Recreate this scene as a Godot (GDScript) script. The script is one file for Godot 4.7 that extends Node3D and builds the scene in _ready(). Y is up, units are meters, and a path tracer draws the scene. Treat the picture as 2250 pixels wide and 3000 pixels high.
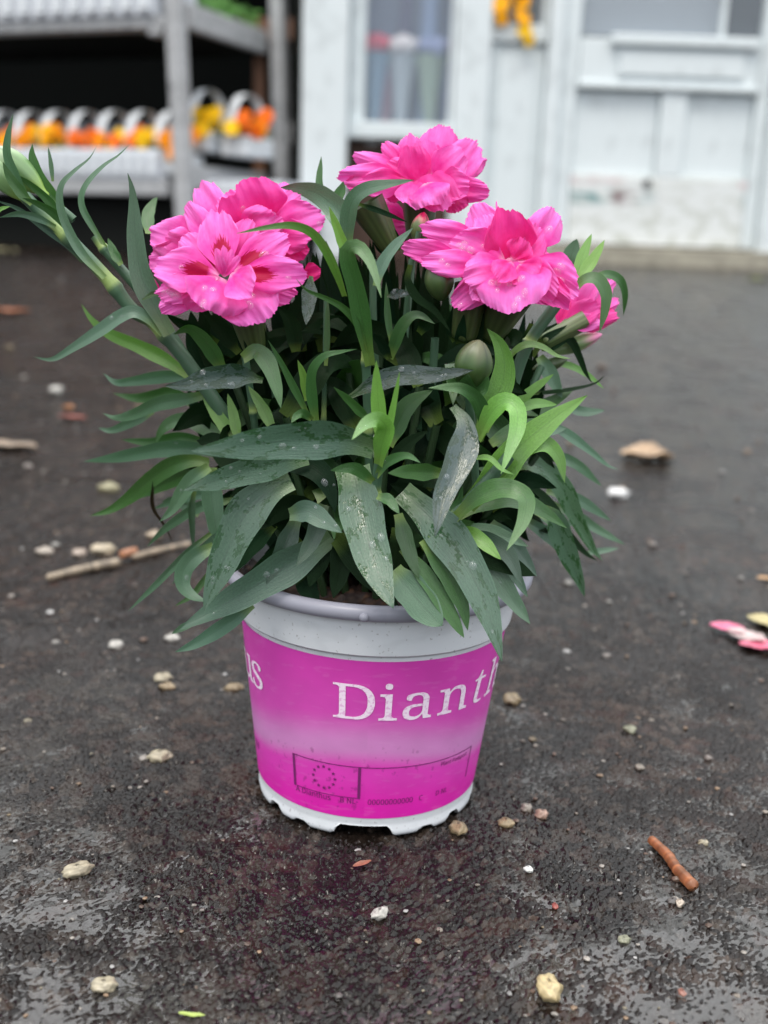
extends Node3D

const EYE := Vector3(0.003978, 0.243188, 0.453558)
const TAUF := 6.2831853

var mats := {}
var rng := RandomNumberGenerator.new()
var taken := {}
var plant: Node3D
var flowers := {}
var count := 0
var drop_mesh: SphereMesh


func _ready() -> void:
	rng.seed = 4711
	_camera_and_light()
	_materials()
	_ground()
	_shop_front()
	_bench()
	_display()
	_pot()
	_plant()
	_litter()


# ------------------------------------------------------------------ camera, sky, exposure
func _camera_and_light() -> void:
	var cam := Camera3D.new()
	cam.name = "camera"
	add_child(cam)
	var lens := CameraAttributesPhysical.new()
	lens.frustum_focal_length = 38.0
	lens.frustum_far = 120.0
	lens.frustum_near = 0.05
	lens.frustum_focus_distance = 0.415
	lens.exposure_aperture = 7.5
	cam.attributes = lens
	cam.fov = 49.4837
	cam.near = 0.05
	cam.far = 120.0
	cam.transform = Transform3D(Basis(Vector3(0.999391, 0.033788, -0.008738), Vector3(-0.034899, 0.967558, -0.250227), Vector3(-0.000000, 0.250380, 0.968148)), EYE)
	cam.current = true
	var sky_mat := ProceduralSkyMaterial.new()
	sky_mat.sky_top_color = Color(0.98, 0.99, 1.0)
	sky_mat.sky_horizon_color = Color(0.34, 0.385, 0.43)
	sky_mat.sky_curve = 0.45
	sky_mat.sky_energy_multiplier = 1.3
	sky_mat.ground_bottom_color = Color(0.24, 0.23, 0.22)
	sky_mat.ground_horizon_color = Color(0.36, 0.36, 0.36)
	sky_mat.sun_angle_max = 30.0
	var cloud := FastNoiseLite.new()
	cloud.seed = 5
	cloud.frequency = 0.008
	cloud.fractal_octaves = 4
	var cover := NoiseTexture2D.new()
	cover.width = 512
	cover.height = 256
	cover.seamless = true
	cover.noise = cloud
	var ramp := Gradient.new()
	ramp.set_color(0, Color(0.0, 0.0, 0.0, 1))
	ramp.set_color(1, Color(0.16, 0.16, 0.17, 1))
	cover.color_ramp = ramp
	sky_mat.sky_cover = cover
	var sky := Sky.new()
	sky.sky_material = sky_mat
	var env := Environment.new()
	env.background_mode = Environment.BG_SKY
	env.sky = sky
	env.background_energy_multiplier = 1.0
	env.tonemap_mode = Environment.TONE_MAPPER_LINEAR
	env.tonemap_exposure = 1.64
	env.sdfgi_enabled = true
	env.ssao_enabled = true
	env.ssil_enabled = true
	var we := WorldEnvironment.new()
	we.name = "daylight"
	we.environment = env
	add_child(we)
	var sun := DirectionalLight3D.new()
	sun.name = "overcast_sun"
	sun.light_energy = 0.42
	sun.light_color = Color(1.0, 0.98, 0.95)
	sun.light_angular_distance = 25.0
	sun.shadow_enabled = true
	sun.rotation_degrees = Vector3(-62, -18, 0)
	add_child(sun)


# ------------------------------------------------------------------ helpers
func numbered(n: String) -> String:
	if not taken.has(n):
		taken[n] = 0
		return n
	taken[n] += 1
	return "%s_%03d" % [n, taken[n]]


func tag(o: Node, label: String, category := "", group := "", kind := "") -> Node:
	if label:
		o.set_meta("label", label)
	if category:
		o.set_meta("category", category)
	if group:
		o.set_meta("group", group)
	if kind:
		o.set_meta("kind", kind)
	return o


func thing(called: String, label: String, category: String, at: Vector3, group := "") -> Node3D:
	var o := Node3D.new()
	o.name = numbered(called)
	o.position = at
	tag(o, label, category, group)
	add_child(o)
	return o


func put(called: String, mesh: Mesh, m: Material, parent: Node = null, at := Vector3.ZERO) -> MeshInstance3D:
	var o := MeshInstance3D.new()
	o.mesh = mesh
	o.material_override = m
	o.position = at
	if parent == null:
		o.name = numbered(called)
		add_child(o)
	else:
		o.name = called
		parent.add_child(o, true)
	return o


func box(called: String, a: Vector3, b: Vector3, m: Material, parent: Node = null) -> MeshInstance3D:
	# corners a and b, with small chamfers on all edges
	var size := (b - a).abs()
	return put(called, bevel_box(size), m, parent, (a + b) / 2.0)


var boxes := {}


func bevel_box(size: Vector3) -> ArrayMesh:
	var key := str(size)
	if boxes.has(key):
		return boxes[key]
	var c := minf(0.004, 0.2 * minf(size.x, minf(size.y, size.z)))
	var st := SurfaceTool.new()
	st.begin(Mesh.PRIMITIVE_TRIANGLES)
	var h := size / 2.0
	var pts: Array[Vector3] = []
	for sx in [-1, 1]:
		for sy in [-1, 1]:
			for sz in [-1, 1]:
				var s := Vector3(sx, sy, sz)
				for ax in 3:
					var p := h - Vector3(c, c, c)
					p[ax] = h[ax]
					pts.append(p * s)
	var hull := func(idx: Array) -> void:
		var mid := Vector3.ZERO
		for i in idx:
			mid += pts[i]
		mid /= idx.size()
		for k in range(1, idx.size() - 1):
			var p: Vector3 = pts[idx[0]]
			var q: Vector3 = pts[idx[k]]
			var r: Vector3 = pts[idx[k + 1]]
			var n := (q - p).cross(r - p)
			if n.dot(mid) > 0:
				var t := q
				q = r
				r = t
				n = -n
			st.set_normal(-n.normalized())
			for v: Vector3 in [p, q, r]:
				st.set_uv(Vector2(v.x + v.z, v.y))
				st.add_vertex(v)
	# index of corner (x,y,z signs as 0/1) and axis
	var id := func(x: int, y: int, z: int, ax: int) -> int:
		return (x * 4 + y * 2 + z) * 3 + ax
	for s in 2:
		hull.call([id.call(s, 0, 0, 0), id.call(s, 0, 1, 0), id.call(s, 1, 1, 0), id.call(s, 1, 0, 0)])
		hull.call([id.call(0, s, 0, 1), id.call(0, s, 1, 1), id.call(1, s, 1, 1), id.call(1, s, 0, 1)])
		hull.call([id.call(0, 0, s, 2), id.call(0, 1, s, 2), id.call(1, 1, s, 2), id.call(1, 0, s, 2)])
		for t in 2:
			hull.call([id.call(0, s, t, 1), id.call(1, s, t, 1), id.call(1, s, t, 2), id.call(0, s, t, 2)])
			hull.call([id.call(s, 0, t, 0), id.call(s, 1, t, 0), id.call(s, 1, t, 2), id.call(s, 0, t, 2)])
			hull.call([id.call(s, t, 0, 0), id.call(s, t, 1, 0), id.call(s, t, 1, 1), id.call(s, t, 0, 1)])
			for u in 2:
				hull.call([id.call(s, t, u, 0), id.call(s, t, u, 1), id.call(s, t, u, 2)])
	boxes[key] = st.commit()
	return boxes[key]


func grid_mesh(vs: PackedVector3Array, uvs: PackedVector2Array, cols: PackedColorArray, nu: int, nv: int) -> ArrayMesh:
	# nu x nv vertices, row by row; normals from the grid itself
	var ns := PackedVector3Array()
	ns.resize(vs.size())
	var idx := PackedInt32Array()
	idx.resize((nu - 1) * (nv - 1) * 6)
	var k := 0
	for j in nv:
		for i in nu:
			var a := vs[j * nu + mini(i + 1, nu - 1)] - vs[j * nu + maxi(i - 1, 0)]
			var b := vs[mini(j + 1, nv - 1) * nu + i] - vs[maxi(j - 1, 0) * nu + i]
			ns[j * nu + i] = b.cross(a).normalized()
			if i < nu - 1 and j < nv - 1:
				var p := j * nu + i
				idx[k] = p
				idx[k + 1] = p + 1
				idx[k + 2] = p + nu
				idx[k + 3] = p + 1
				idx[k + 4] = p + nu + 1
				idx[k + 5] = p + nu
				k += 6
	var arr := []
	arr.resize(Mesh.ARRAY_MAX)
	arr[Mesh.ARRAY_VERTEX] = vs
	arr[Mesh.ARRAY_NORMAL] = ns
	arr[Mesh.ARRAY_TEX_UV] = uvs
	if cols.size():
		arr[Mesh.ARRAY_COLOR] = cols
	arr[Mesh.ARRAY_INDEX] = idx
	var m := ArrayMesh.new()
	m.add_surface_from_arrays(Mesh.PRIMITIVE_TRIANGLES, arr)
	return m


func lathe(profile: Array, seg: int, bottom = null) -> ArrayMesh:
	# profile: Vector2(radius, height) from bottom outside upwards; angle 0 looks along +z
	var vs := PackedVector3Array()
	var uvs := PackedVector2Array()
	var n := profile.size()
	var total := 0.0
	var runs := [0.0]
	for j in range(1, n):
		total += (profile[j] - profile[j - 1]).length()
		runs.append(total)
	for j in n:
		for i in seg + 1:
			var a := TAUF * i / seg - PI
			var p: Vector2 = profile[j]
			var h := p.y
			if bottom != null:
				h = maxf(h, bottom.call(a))
			vs.append(Vector3(sin(a) * p.x, h, cos(a) * p.x))
			uvs.append(Vector2(float(i) / seg, 1.0 - runs[j] / total))
	return grid_mesh(vs, uvs, PackedColorArray(), seg + 1, n)


func spine(flat: Array, n: int) -> PackedVector3Array:
	# control points in tenths of a millimetre -> n points of a smooth curve, evenly spaced
	var c := PackedVector3Array()
	for i in range(0, flat.size(), 3):
		c.append(Vector3(flat[i], flat[i + 1], flat[i + 2]) * 0.0001)
	return smooth_curve(c, n)


func smooth_curve(c: PackedVector3Array, n: int) -> PackedVector3Array:
	var fine := PackedVector3Array()
	var m := c.size()
	for i in m - 1:
		var p0 := c[maxi(i - 1, 0)] if i > 0 else c[0] * 2.0 - c[1]
		var p3 := c[i + 2] if i + 2 < m else c[m - 1] * 2.0 - c[m - 2]
		for k in 16:
			fine.append(c[i].cubic_interpolate(c[i + 1], p0, p3, k / 16.0))
	fine.append(c[m - 1])
	var run := PackedFloat32Array([0.0])
	for i in range(1, fine.size()):
		run.append(run[i - 1] + fine[i].distance_to(fine[i - 1]))
	var out := PackedVector3Array()
	var at := 0
	for k in n:
		var want := run[run.size() - 1] * k / (n - 1)
		while at < run.size() - 2 and run[at + 1] < want:
			at += 1
		var d := run[at + 1] - run[at]
		out.append(fine[at].lerp(fine[at + 1], clampf((want - run[at]) / maxf(d, 1e-9), 0, 1)))
	return out


func tube(pts: PackedVector3Array, radii: PackedFloat32Array, cols: PackedColorArray, o: Vector3, seg := 10) -> ArrayMesh:
	var vs := PackedVector3Array()
	var uvs := PackedVector2Array()
	var cs := PackedColorArray()
	var n := pts.size()
	var side := Vector3.ZERO
	for j in n:
		var t := (pts[mini(j + 1, n - 1)] - pts[maxi(j - 1, 0)]).normalized()
		if side == Vector3.ZERO:
			side = t.cross(Vector3(0.3, 0.2, 1)).normalized()
		side = (side - t * side.dot(t)).normalized()
		var up := t.cross(side)
		for i in seg + 1:
			var a := TAUF * i / seg
			vs.append(pts[j] - o + (side * cos(a) + up * sin(a)) * radii[j])
			uvs.append(Vector2(float(i) / seg, float(j) / (n - 1)))
			if cols.size():
				cs.append(cols[j])
	return grid_mesh(vs, uvs, cs, seg + 1, n)


func std(color: Color, rough := 0.6, spec := 0.5) -> StandardMaterial3D:
	# color is the real-world (linear) base colour
	var m := StandardMaterial3D.new()
	m.albedo_color = color.linear_to_srgb()
	m.roughness = rough
	m.metallic_specular = spec
	return m


func noise(freq: float, sd := 1, oct := 3, kind := FastNoiseLite.TYPE_SIMPLEX_SMOOTH) -> FastNoiseLite:
	var n := FastNoiseLite.new()
	n.seed = sd
	n.frequency = freq
	n.noise_type = kind
	n.fractal_octaves = oct
	return n


func cells(freq: float, sd: int, ret := FastNoiseLite.RETURN_DISTANCE) -> FastNoiseLite:
	var n := noise(freq, sd, 1, FastNoiseLite.TYPE_CELLULAR)
	n.fractal_type = FastNoiseLite.FRACTAL_NONE
	n.cellular_return_type = ret
	return n


func tex(w: int, h: int, f: Callable) -> ImageTexture:
	# f(x, y) gives a linear colour
	var im := Image.create(w, h, false, Image.FORMAT_RGB8)
	for y in h:
		for x in w:
			var c: Color = f.call(x, y)
			im.set_pixel(x, y, c.linear_to_srgb())
	return ImageTexture.create_from_image(im)


func grey(w: int, h: int, f: Callable) -> ImageTexture:
	var im := Image.create(w, h, false, Image.FORMAT_L8)
	for y in h:
		for x in w:
			var v: float = f.call(x, y)
			im.set_pixel(x, y, Color(v, v, v))
	return ImageTexture.create_from_image(im)


func sm(a: float, b: float, x: float) -> float:
	return smoothstep(a, b, x)


# ------------------------------------------------------------------ materials
func _materials() -> void:
	drop_mesh = SphereMesh.new()
	drop_mesh.radius = 1.0
	drop_mesh.height = 2.0
	drop_mesh.radial_segments = 14
	drop_mesh.rings = 7
	var water := StandardMaterial3D.new()
	water.transparency = BaseMaterial3D.TRANSPARENCY_ALPHA
	water.albedo_color = Color(0.95, 0.97, 1.0, 0.06)
	water.roughness = 0.03
	water.metallic_specular = 0.4
	mats.water = water
	# leaves: the texture shades a tint that each leaf carries in its vertex colours
	var fine := noise(0.11, 3, 3)
	var vein := noise(0.16, 8, 2)
	var blot := noise(0.013, 12, 4)
	var crumb := noise(0.075, 15, 3)
	var dust := noise(0.4, 23, 2)
	for wet in 4:  # dry, two wet ones, and a copy for leaves painted as shaded
		var m := StandardMaterial3D.new()
		m.vertex_color_use_as_albedo = true
		m.cull_mode = BaseMaterial3D.CULL_DISABLED
		var level: float = [9.0, 0.13, -0.02, 9.0][wet]
		var mask := func(x: int, y: int) -> float:
			if wet == 0 or wet == 3:
				return 0.0
			return sm(level, level + 0.07, blot.get_noise_2d(x * 1.2, y) * 0.8 + crumb.get_noise_2d(x, y) * 0.30)
		m.albedo_texture = tex(128, 640, func(x: int, y: int) -> Color:
			var u := absf(x / 127.0 - 0.5) * 2.0
			var v := 0.70 + 0.15 * fine.get_noise_2d(x, y) + 0.06 * dust.get_noise_2d(x, y) + 0.12 * vein.get_noise_2d(x * 1.6, y * 0.07)
			v *= 1.0 - 0.2 * exp(-pow(u / 0.045, 2.0))
			v *= 1.0 + 0.32 * sm(0.94, 0.985, u)
			var c := Color(v, v, v)
			var k: float = mask.call(x, y)
			return c.lerp(Color(v * 0.40, v * 0.62, v * 0.34), k))
		m.roughness = 1.0
		m.roughness_texture = grey(128, 640, func(x: int, y: int) -> float:
			var k: float = mask.call(x, y)
			var dry := 0.37 + 0.1 * fine.get_noise_2d(x, y)
			return lerpf(dry, 0.13, sm(0.2, 0.8, k)))
		m.heightmap_enabled = true
		m.heightmap_scale = 0.022
		m.heightmap_texture = grey(128, 640, func(x: int, y: int) -> float:
			var k: float = mask.call(x, y)
			return 0.5 + 0.18 * vein.get_noise_2d(x * 1.6, y * 0.07) + 0.12 * fine.get_noise_2d(x, y) + 0.10 * k)
		m.metallic_specular = 0.15 if wet == 3 else 0.6  # last copy has its sheen cut to go with the painted shade
		m.backlight_enabled = true
		m.backlight = Color(0.42, 0.52, 0.20)
		mats["leaf%d" % wet] = m
	var stem := StandardMaterial3D.new()
	stem.vertex_color_use_as_albedo = true
	stem.roughness = 0.4
	stem.metallic_specular = 0.55
	mats.stem = stem
	# petals
	var ray := noise(0.13, 31, 3)
	var soft := noise(0.02, 33, 3)
	for red in 2:
		var m := StandardMaterial3D.new()
		m.vertex_color_use_as_albedo = true
		m.cull_mode = BaseMaterial3D.CULL_DISABLED
		m.albedo_texture = tex(192, 192, func(x: int, y: int) -> Color:
			var u := (x / 191.0 - 0.5) * 2.0
			var v := y / 191.0
			var streak := ray.get_noise_2d(x * 1.1, y * 0.10)
			var c := Color(0.88, 0.075, 0.46)
			c = c.lerp(Color(0.96, 0.23, 0.71), sm(0.25, 0.9, v) * 0.85 + 0.35 * soft.get_noise_2d(x, y))
			c = c.lerp(Color(0.82, 0.04, 0.38), clampf(0.55 * sm(0.0, 0.35, streak) + 0.25 * (1.0 - v), 0, 1) * 0.30)
			c = c.lerp(Color(0.98, 0.55, 0.80), sm(0.16, 0.02, v) * 0.7)
			if red:
				var edge := 0.20 + 0.34 * (1.0 - pow(absf(u) / 0.72, 2.0)) + 0.13 * streak + 0.05 * ray.get_noise_2d(x * 3.0, 7.0)
				var k := sm(edge + 0.012, edge - 0.012, v) * sm(0.13, 0.17, v + 0.05 * streak) * sm(0.72, 0.62, absf(u))
				c = c.lerp(Color(0.46, 0.002, 0.065), k)
			return c)
		m.roughness = 0.52
		m.metallic_specular = 0.35
		m.heightmap_enabled = true
		m.heightmap_scale = 0.012
		m.heightmap_texture = grey(192, 192, func(x: int, y: int) -> float:
			return 0.5 + 0.25 * ray.get_noise_2d(x * 1.1, y * 0.08) + 0.2 * soft.get_noise_2d(x * 2.0, y * 2.0))
		m.backlight_enabled = true
		m.backlight = Color(0.80, 0.42, 0.65)
		m.rim_enabled = true
		m.rim = 0.25
		m.rim_tint = 0.5
		mats["petal%d" % red] = m
	mats.white_plastic = std(Color(0.74, 0.77, 0.80), 0.38)
	mats.rim_plastic = std(Color(0.29, 0.29, 0.345), 0.36)
	# painted woodwork of the shop: chalky white with faint grime
	var grime := noise(0.012, 41, 5)
	var brush := noise(0.06, 43, 3)
	mats.white_paint = std(Color(1, 1, 1), 0.45)
	mats.white_paint.albedo_texture = tex(256, 256, func(x: int, y: int) -> Color:
		var g := 0.80 + 0.02 * brush.get_noise_2d(x * 1.5, y * 0.12) - 0.10 * sm(0.15, 0.5, grime.get_noise_2d(x, y))
		return Color(g * 0.93, g * 1.0, g * 1.02))
	mats.white_paint.uv1_triplanar = true
	mats.white_paint.uv1_scale = Vector3(1.6, 1.6, 1.6)
	# the kick rail of the door: scuffed, mossy and stained
	mats.scuffed = std(Color(1, 1, 1), 0.5)
	var sc := noise(0.03, 51, 4)
	mats.scuffed.albedo_texture = tex(256, 96, func(x: int, y: int) -> Color:
		var c := Color(0.76, 0.78, 0.77)
		var s := sc.get_noise_2d(x, y * 1.6)
		var v := y / 95.0
		c = c.lerp(Color(0.52, 0.54, 0.49), sm(0.02, 0.35, s) * (0.35 + 0.5 * v))
		var band := exp(-pow((v - 0.30) / 0.10, 2.0)) * sm(0.62, 0.3, x / 255.0) * sm(0.0, 0.05, x / 255.0)
		var t := sc.get_noise_2d(x * 0.8 + 300.0, y * 2.5)
		var hue := Color(0.16, 0.07, 0.08)
		if x < 70 or (x > 108 and x < 140):
			hue = Color(0.10, 0.26, 0.27)
		c = c.lerp(hue, clampf(band * sm(-0.25, 0.2, t), 0, 1) * 0.95)
		var pink := exp(-pow((v - 0.06) / 0.05, 2.0)) * sm(0.40, 0.25, x / 255.0)
		c = c.lerp(Color(0.62, 0.42, 0.44), pink * sm(-0.3, 0.2, t) * 0.75)
		return c)
	mats.scuffed.uv1_scale = Vector3(1.664, -4.386, 1.0)
	mats.scuffed.uv1_offset = Vector3(0.5, 0.5, 0.0)
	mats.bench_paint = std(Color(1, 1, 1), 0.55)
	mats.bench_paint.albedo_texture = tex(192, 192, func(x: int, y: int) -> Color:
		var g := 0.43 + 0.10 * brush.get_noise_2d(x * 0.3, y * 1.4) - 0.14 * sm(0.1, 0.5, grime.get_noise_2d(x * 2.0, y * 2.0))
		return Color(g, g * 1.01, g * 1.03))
	mats.bench_paint.uv1_triplanar = true
	mats.bench_paint.uv1_scale = Vector3(2.2, 2.2, 2.2)
	mats.crate = std(Color(0.66, 0.69, 0.74), 0.4)
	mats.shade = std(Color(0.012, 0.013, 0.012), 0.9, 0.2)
	mats.dark_wood = std(Color(0.06, 0.03, 0.018), 0.7)
	mats.brown_wood = std(Color(0.30, 0.15, 0.09), 0.65)
	mats.concrete = std(Color(1, 1, 1), 0.75)
	mats.concrete.albedo_texture = tex(192, 192, func(x: int, y: int) -> Color:
		var g := 0.34 + 0.10 * brush.get_noise_2d(x * 0.7, y) - 0.08 * sm(0.0, 0.5, grime.get_noise_2d(x * 2.0, y * 2.0))
		return Color(g * 1.08, g, g * 0.80))
	mats.concrete.uv1_triplanar = true
	mats.concrete.uv1_scale = Vector3(2, 2, 2)
	mats.blind = std(Color(0.27, 0.30, 0.33), 0.6)
	var pane := StandardMaterial3D.new()
	pane.transparency = BaseMaterial3D.TRANSPARENCY_ALPHA
	pane.albedo_color = Color(0.9, 0.95, 1.0, 0.08)
	pane.roughness = 0.03
	mats.pane = pane
	for k in [["pansy_orange", Color(0.95, 0.30, 0.005)], ["pansy_amber", Color(0.95, 0.42, 0.008)], ["pansy_yellow", Color(0.92, 0.55, 0.01)], ["pansy_red", Color(0.88, 0.16, 0.012)]]:
		mats[k[0]] = std(k[1], 0.6, 0.3)
		mats[k[0]].cull_mode = BaseMaterial3D.CULL_DISABLED
	mats.pansy_leaf = std(Color(0.05, 0.13, 0.04), 0.5)
	mats.pansy_leaf.cull_mode = BaseMaterial3D.CULL_DISABLED


# ------------------------------------------------------------------ ground
func gh(x: float, z: float) -> float:
	var d := maxf(-z - 0.12, 0.0)
	return 0.0447 * d * d / (d + 0.25)


func axis(lo: float, hi: float, step: float, a: float, b: float) -> PackedFloat32Array:
	var out := PackedFloat32Array()
	var s := step
	var p := lo
	while p > a:
		s *= 1.085
		p -= s
		out.append(p)
	out.reverse()
	p = lo
	while p < hi:
		out.append(p)
		p += step
	s = step
	while p < b:
		out.append(p)
		s *= 1.085
		p += s
	out.append(b)
	return out


var nb: FastNoiseLite
var ns1: FastNoiseLite
var nw: FastNoiseLite
var nc: FastNoiseLite


func rough_height(x: float, z: float) -> Vector2:
	# asphalt relief in metres, and how much water stands on it (0..1)
	var far := sm(0.75, 0.24, Vector2(x, z).length())
	var lump := nb.get_noise_2d(x * 1000.0, z * 1000.0)
	var grain := nc.get_noise_2d(x * 1000.0, z * 1000.0)
	var fine := ns1.get_noise_2d(x * 1000.0, z * 1000.0)
	var h := lump * 0.0010 - (grain + 0.55) * 0.0006 + fine * 0.0020
	var wet := wetness(x, z)
	var level := water_level(wet)
	return Vector2(h * far, sm(-0.0004, 0.0003, level - h))


func wetness(x: float, z: float) -> float:
	var wet := nw.get_noise_2d(x * 1000.0, z * 1000.0)
	wet -= 0.5 * exp(-(x * x + (z - 0.09) * (z - 0.09)) / 0.006)
	wet += 0.8 * sm(0.0, 0.22, -x + z * 0.6 - 0.02) + 0.6 * sm(0.1, 0.22, x + z * 0.7)
	return wet


func water_level(wet: float) -> float:
	return -0.0006 + 0.0011 * clampf(wet, -1.2, 0.62)


func _ground() -> void:
	nb = noise(0.035, 61, 3)
	nc = cells(0.42, 62)
	ns1 = noise(0.40, 63, 3)
	nw = noise(0.012, 64, 3)
	var tone := noise(0.01, 65, 4)
	var hue := noise(0.004, 66, 3)
	var xs := axis(-0.20, 0.20, 0.00105, -40.0, 40.0)
	var zs := axis(-0.17, 0.185, 0.00105, -40.0, 12.0)
	var nx := xs.size()
	var nz := zs.size()
	var vs := PackedVector3Array()
	var uvs := PackedVector2Array()
	var cs := PackedColorArray()
	vs.resize(nx * nz)
	uvs.resize(nx * nz)
	cs.resize(nx * nz)
	var k := 0
	for j in nz:
		var z := zs[j]
		for i in nx:
			var x := xs[i]
			var r := rough_height(x, z)
			vs[k] = Vector3(x, gh(x, z) + r.x, z)
			uvs[k] = Vector2(x, z) / 0.36
			var t := tone.get_noise_2d(x * 1000.0, z * 1000.0)
			var b := hue.get_noise_2d(x * 1000.0, z * 1000.0)
			var c := Color(0.33, 0.28, 0.255).lerp(Color(0.40, 0.275, 0.225), sm(0.0, 0.4, b)) * (1.0 + 0.55 * t)
			c = c.lerp(Color(0.30, 0.27, 0.25), 0.75 * r.y)
			cs[k] = Color(c.r, c.g, c.b, 1.0)
			k += 1
	var m := StandardMaterial3D.new()
	m.vertex_color_use_as_albedo = true
	var stone := cells(0.055, 71, FastNoiseLite.RETURN_CELL_VALUE)
	var stone2 := cells(0.13, 72, FastNoiseLite.RETURN_CELL_VALUE)
	var ia := stone.get_seamless_image(1024, 1024, false, false, 0.1, false)
	var ib := stone2.get_seamless_image(1024, 1024, false, false, 0.1, false)
	var ic := noise(0.02, 73, 5).get_seamless_image(1024, 1024, false, false, 0.1, false)
	var im := Image.create(1024, 1024, false, Image.FORMAT_RGB8)
	for y in 1024:
		for x in 1024:
			var a := ia.get_pixel(x, y).r
			var b := ib.get_pixel(x, y).r
			var c := ic.get_pixel(x, y).r
			var g := 0.026 + 0.020 * (b - 0.5) + 0.024 * (c - 0.5)
			var col := Color(g * 1.18, g * 0.95, g * 0.84)
			if a > 0.80:
				col = col.lerp(Color(0.13, 0.115, 0.10), 0.55)
			elif a < 0.10:
				col = col.lerp(Color(0.09, 0.055, 0.045), 0.6)
			if b > 0.95:
				col = col.lerp(Color(0.22, 0.20, 0.18), 0.5)
			im.set_pixel(x, y, col.linear_to_srgb())
	m.albedo_texture = ImageTexture.create_from_image(im)
	var ir := noise(0.008, 74, 4).get_seamless_image(512, 512, false, false, 0.1, true)
	var rr := Image.create(512, 512, false, Image.FORMAT_L8)
	for y in 512:
		for x in 512:
			var v := clampf(0.10 + 0.22 * sm(0.35, 0.75, ir.get_pixel(x, y).r), 0.05, 1.0)
			rr.set_pixel(x, y, Color(v, v, v))
	m.roughness = 1.0
	m.roughness_texture = ImageTexture.create_from_image(rr)
	m.metallic_specular = 0.40
	m.heightmap_enabled = true
	m.heightmap_scale = 0.07
	m.heightmap_texture = ImageTexture.create_from_image(noise(0.15, 75, 3).get_seamless_image(1024, 1024, false, false, 0.1, true))
	var g := put("ground", grid_mesh(vs, uvs, cs, nx, nz), m)
	# rain water standing between the grains
	var wv := PackedVector3Array()
	var wu := PackedVector2Array()
	var ripple := noise(0.16, 67, 2)
	for j in 190:
		for i in 230:
			var x := -0.23 + i * 0.002
			var z := -0.19 + j * 0.002
			var edge := maxf(sm(0.20, 0.23, absf(x)), maxf(sm(-0.15, -0.19, z), sm(0.17, 0.188, z)))
			wv.append(Vector3(x, gh(x, z) + water_level(wetness(x, z)) + 0.00012 * ripple.get_noise_2d(x * 1000.0, z * 1000.0) - 0.004 * edge, z))
			wu.append(Vector2(x, z))
	var wm := StandardMaterial3D.new()
	wm.transparency = BaseMaterial3D.TRANSPARENCY_ALPHA
	wm.albedo_color = Color(0.8, 0.78, 0.75, 0.05)
	wm.roughness = 0.02
	wm.metallic_specular = 0.8
	tag(put("water", grid_mesh(wv, wu, PackedColorArray(), 230, 190), wm), "thin film of rain water between the grains of the asphalt", "", "", "structure")
	tag(g, "dark wet asphalt sloping gently up to the shop", "", "", "structure")


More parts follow.
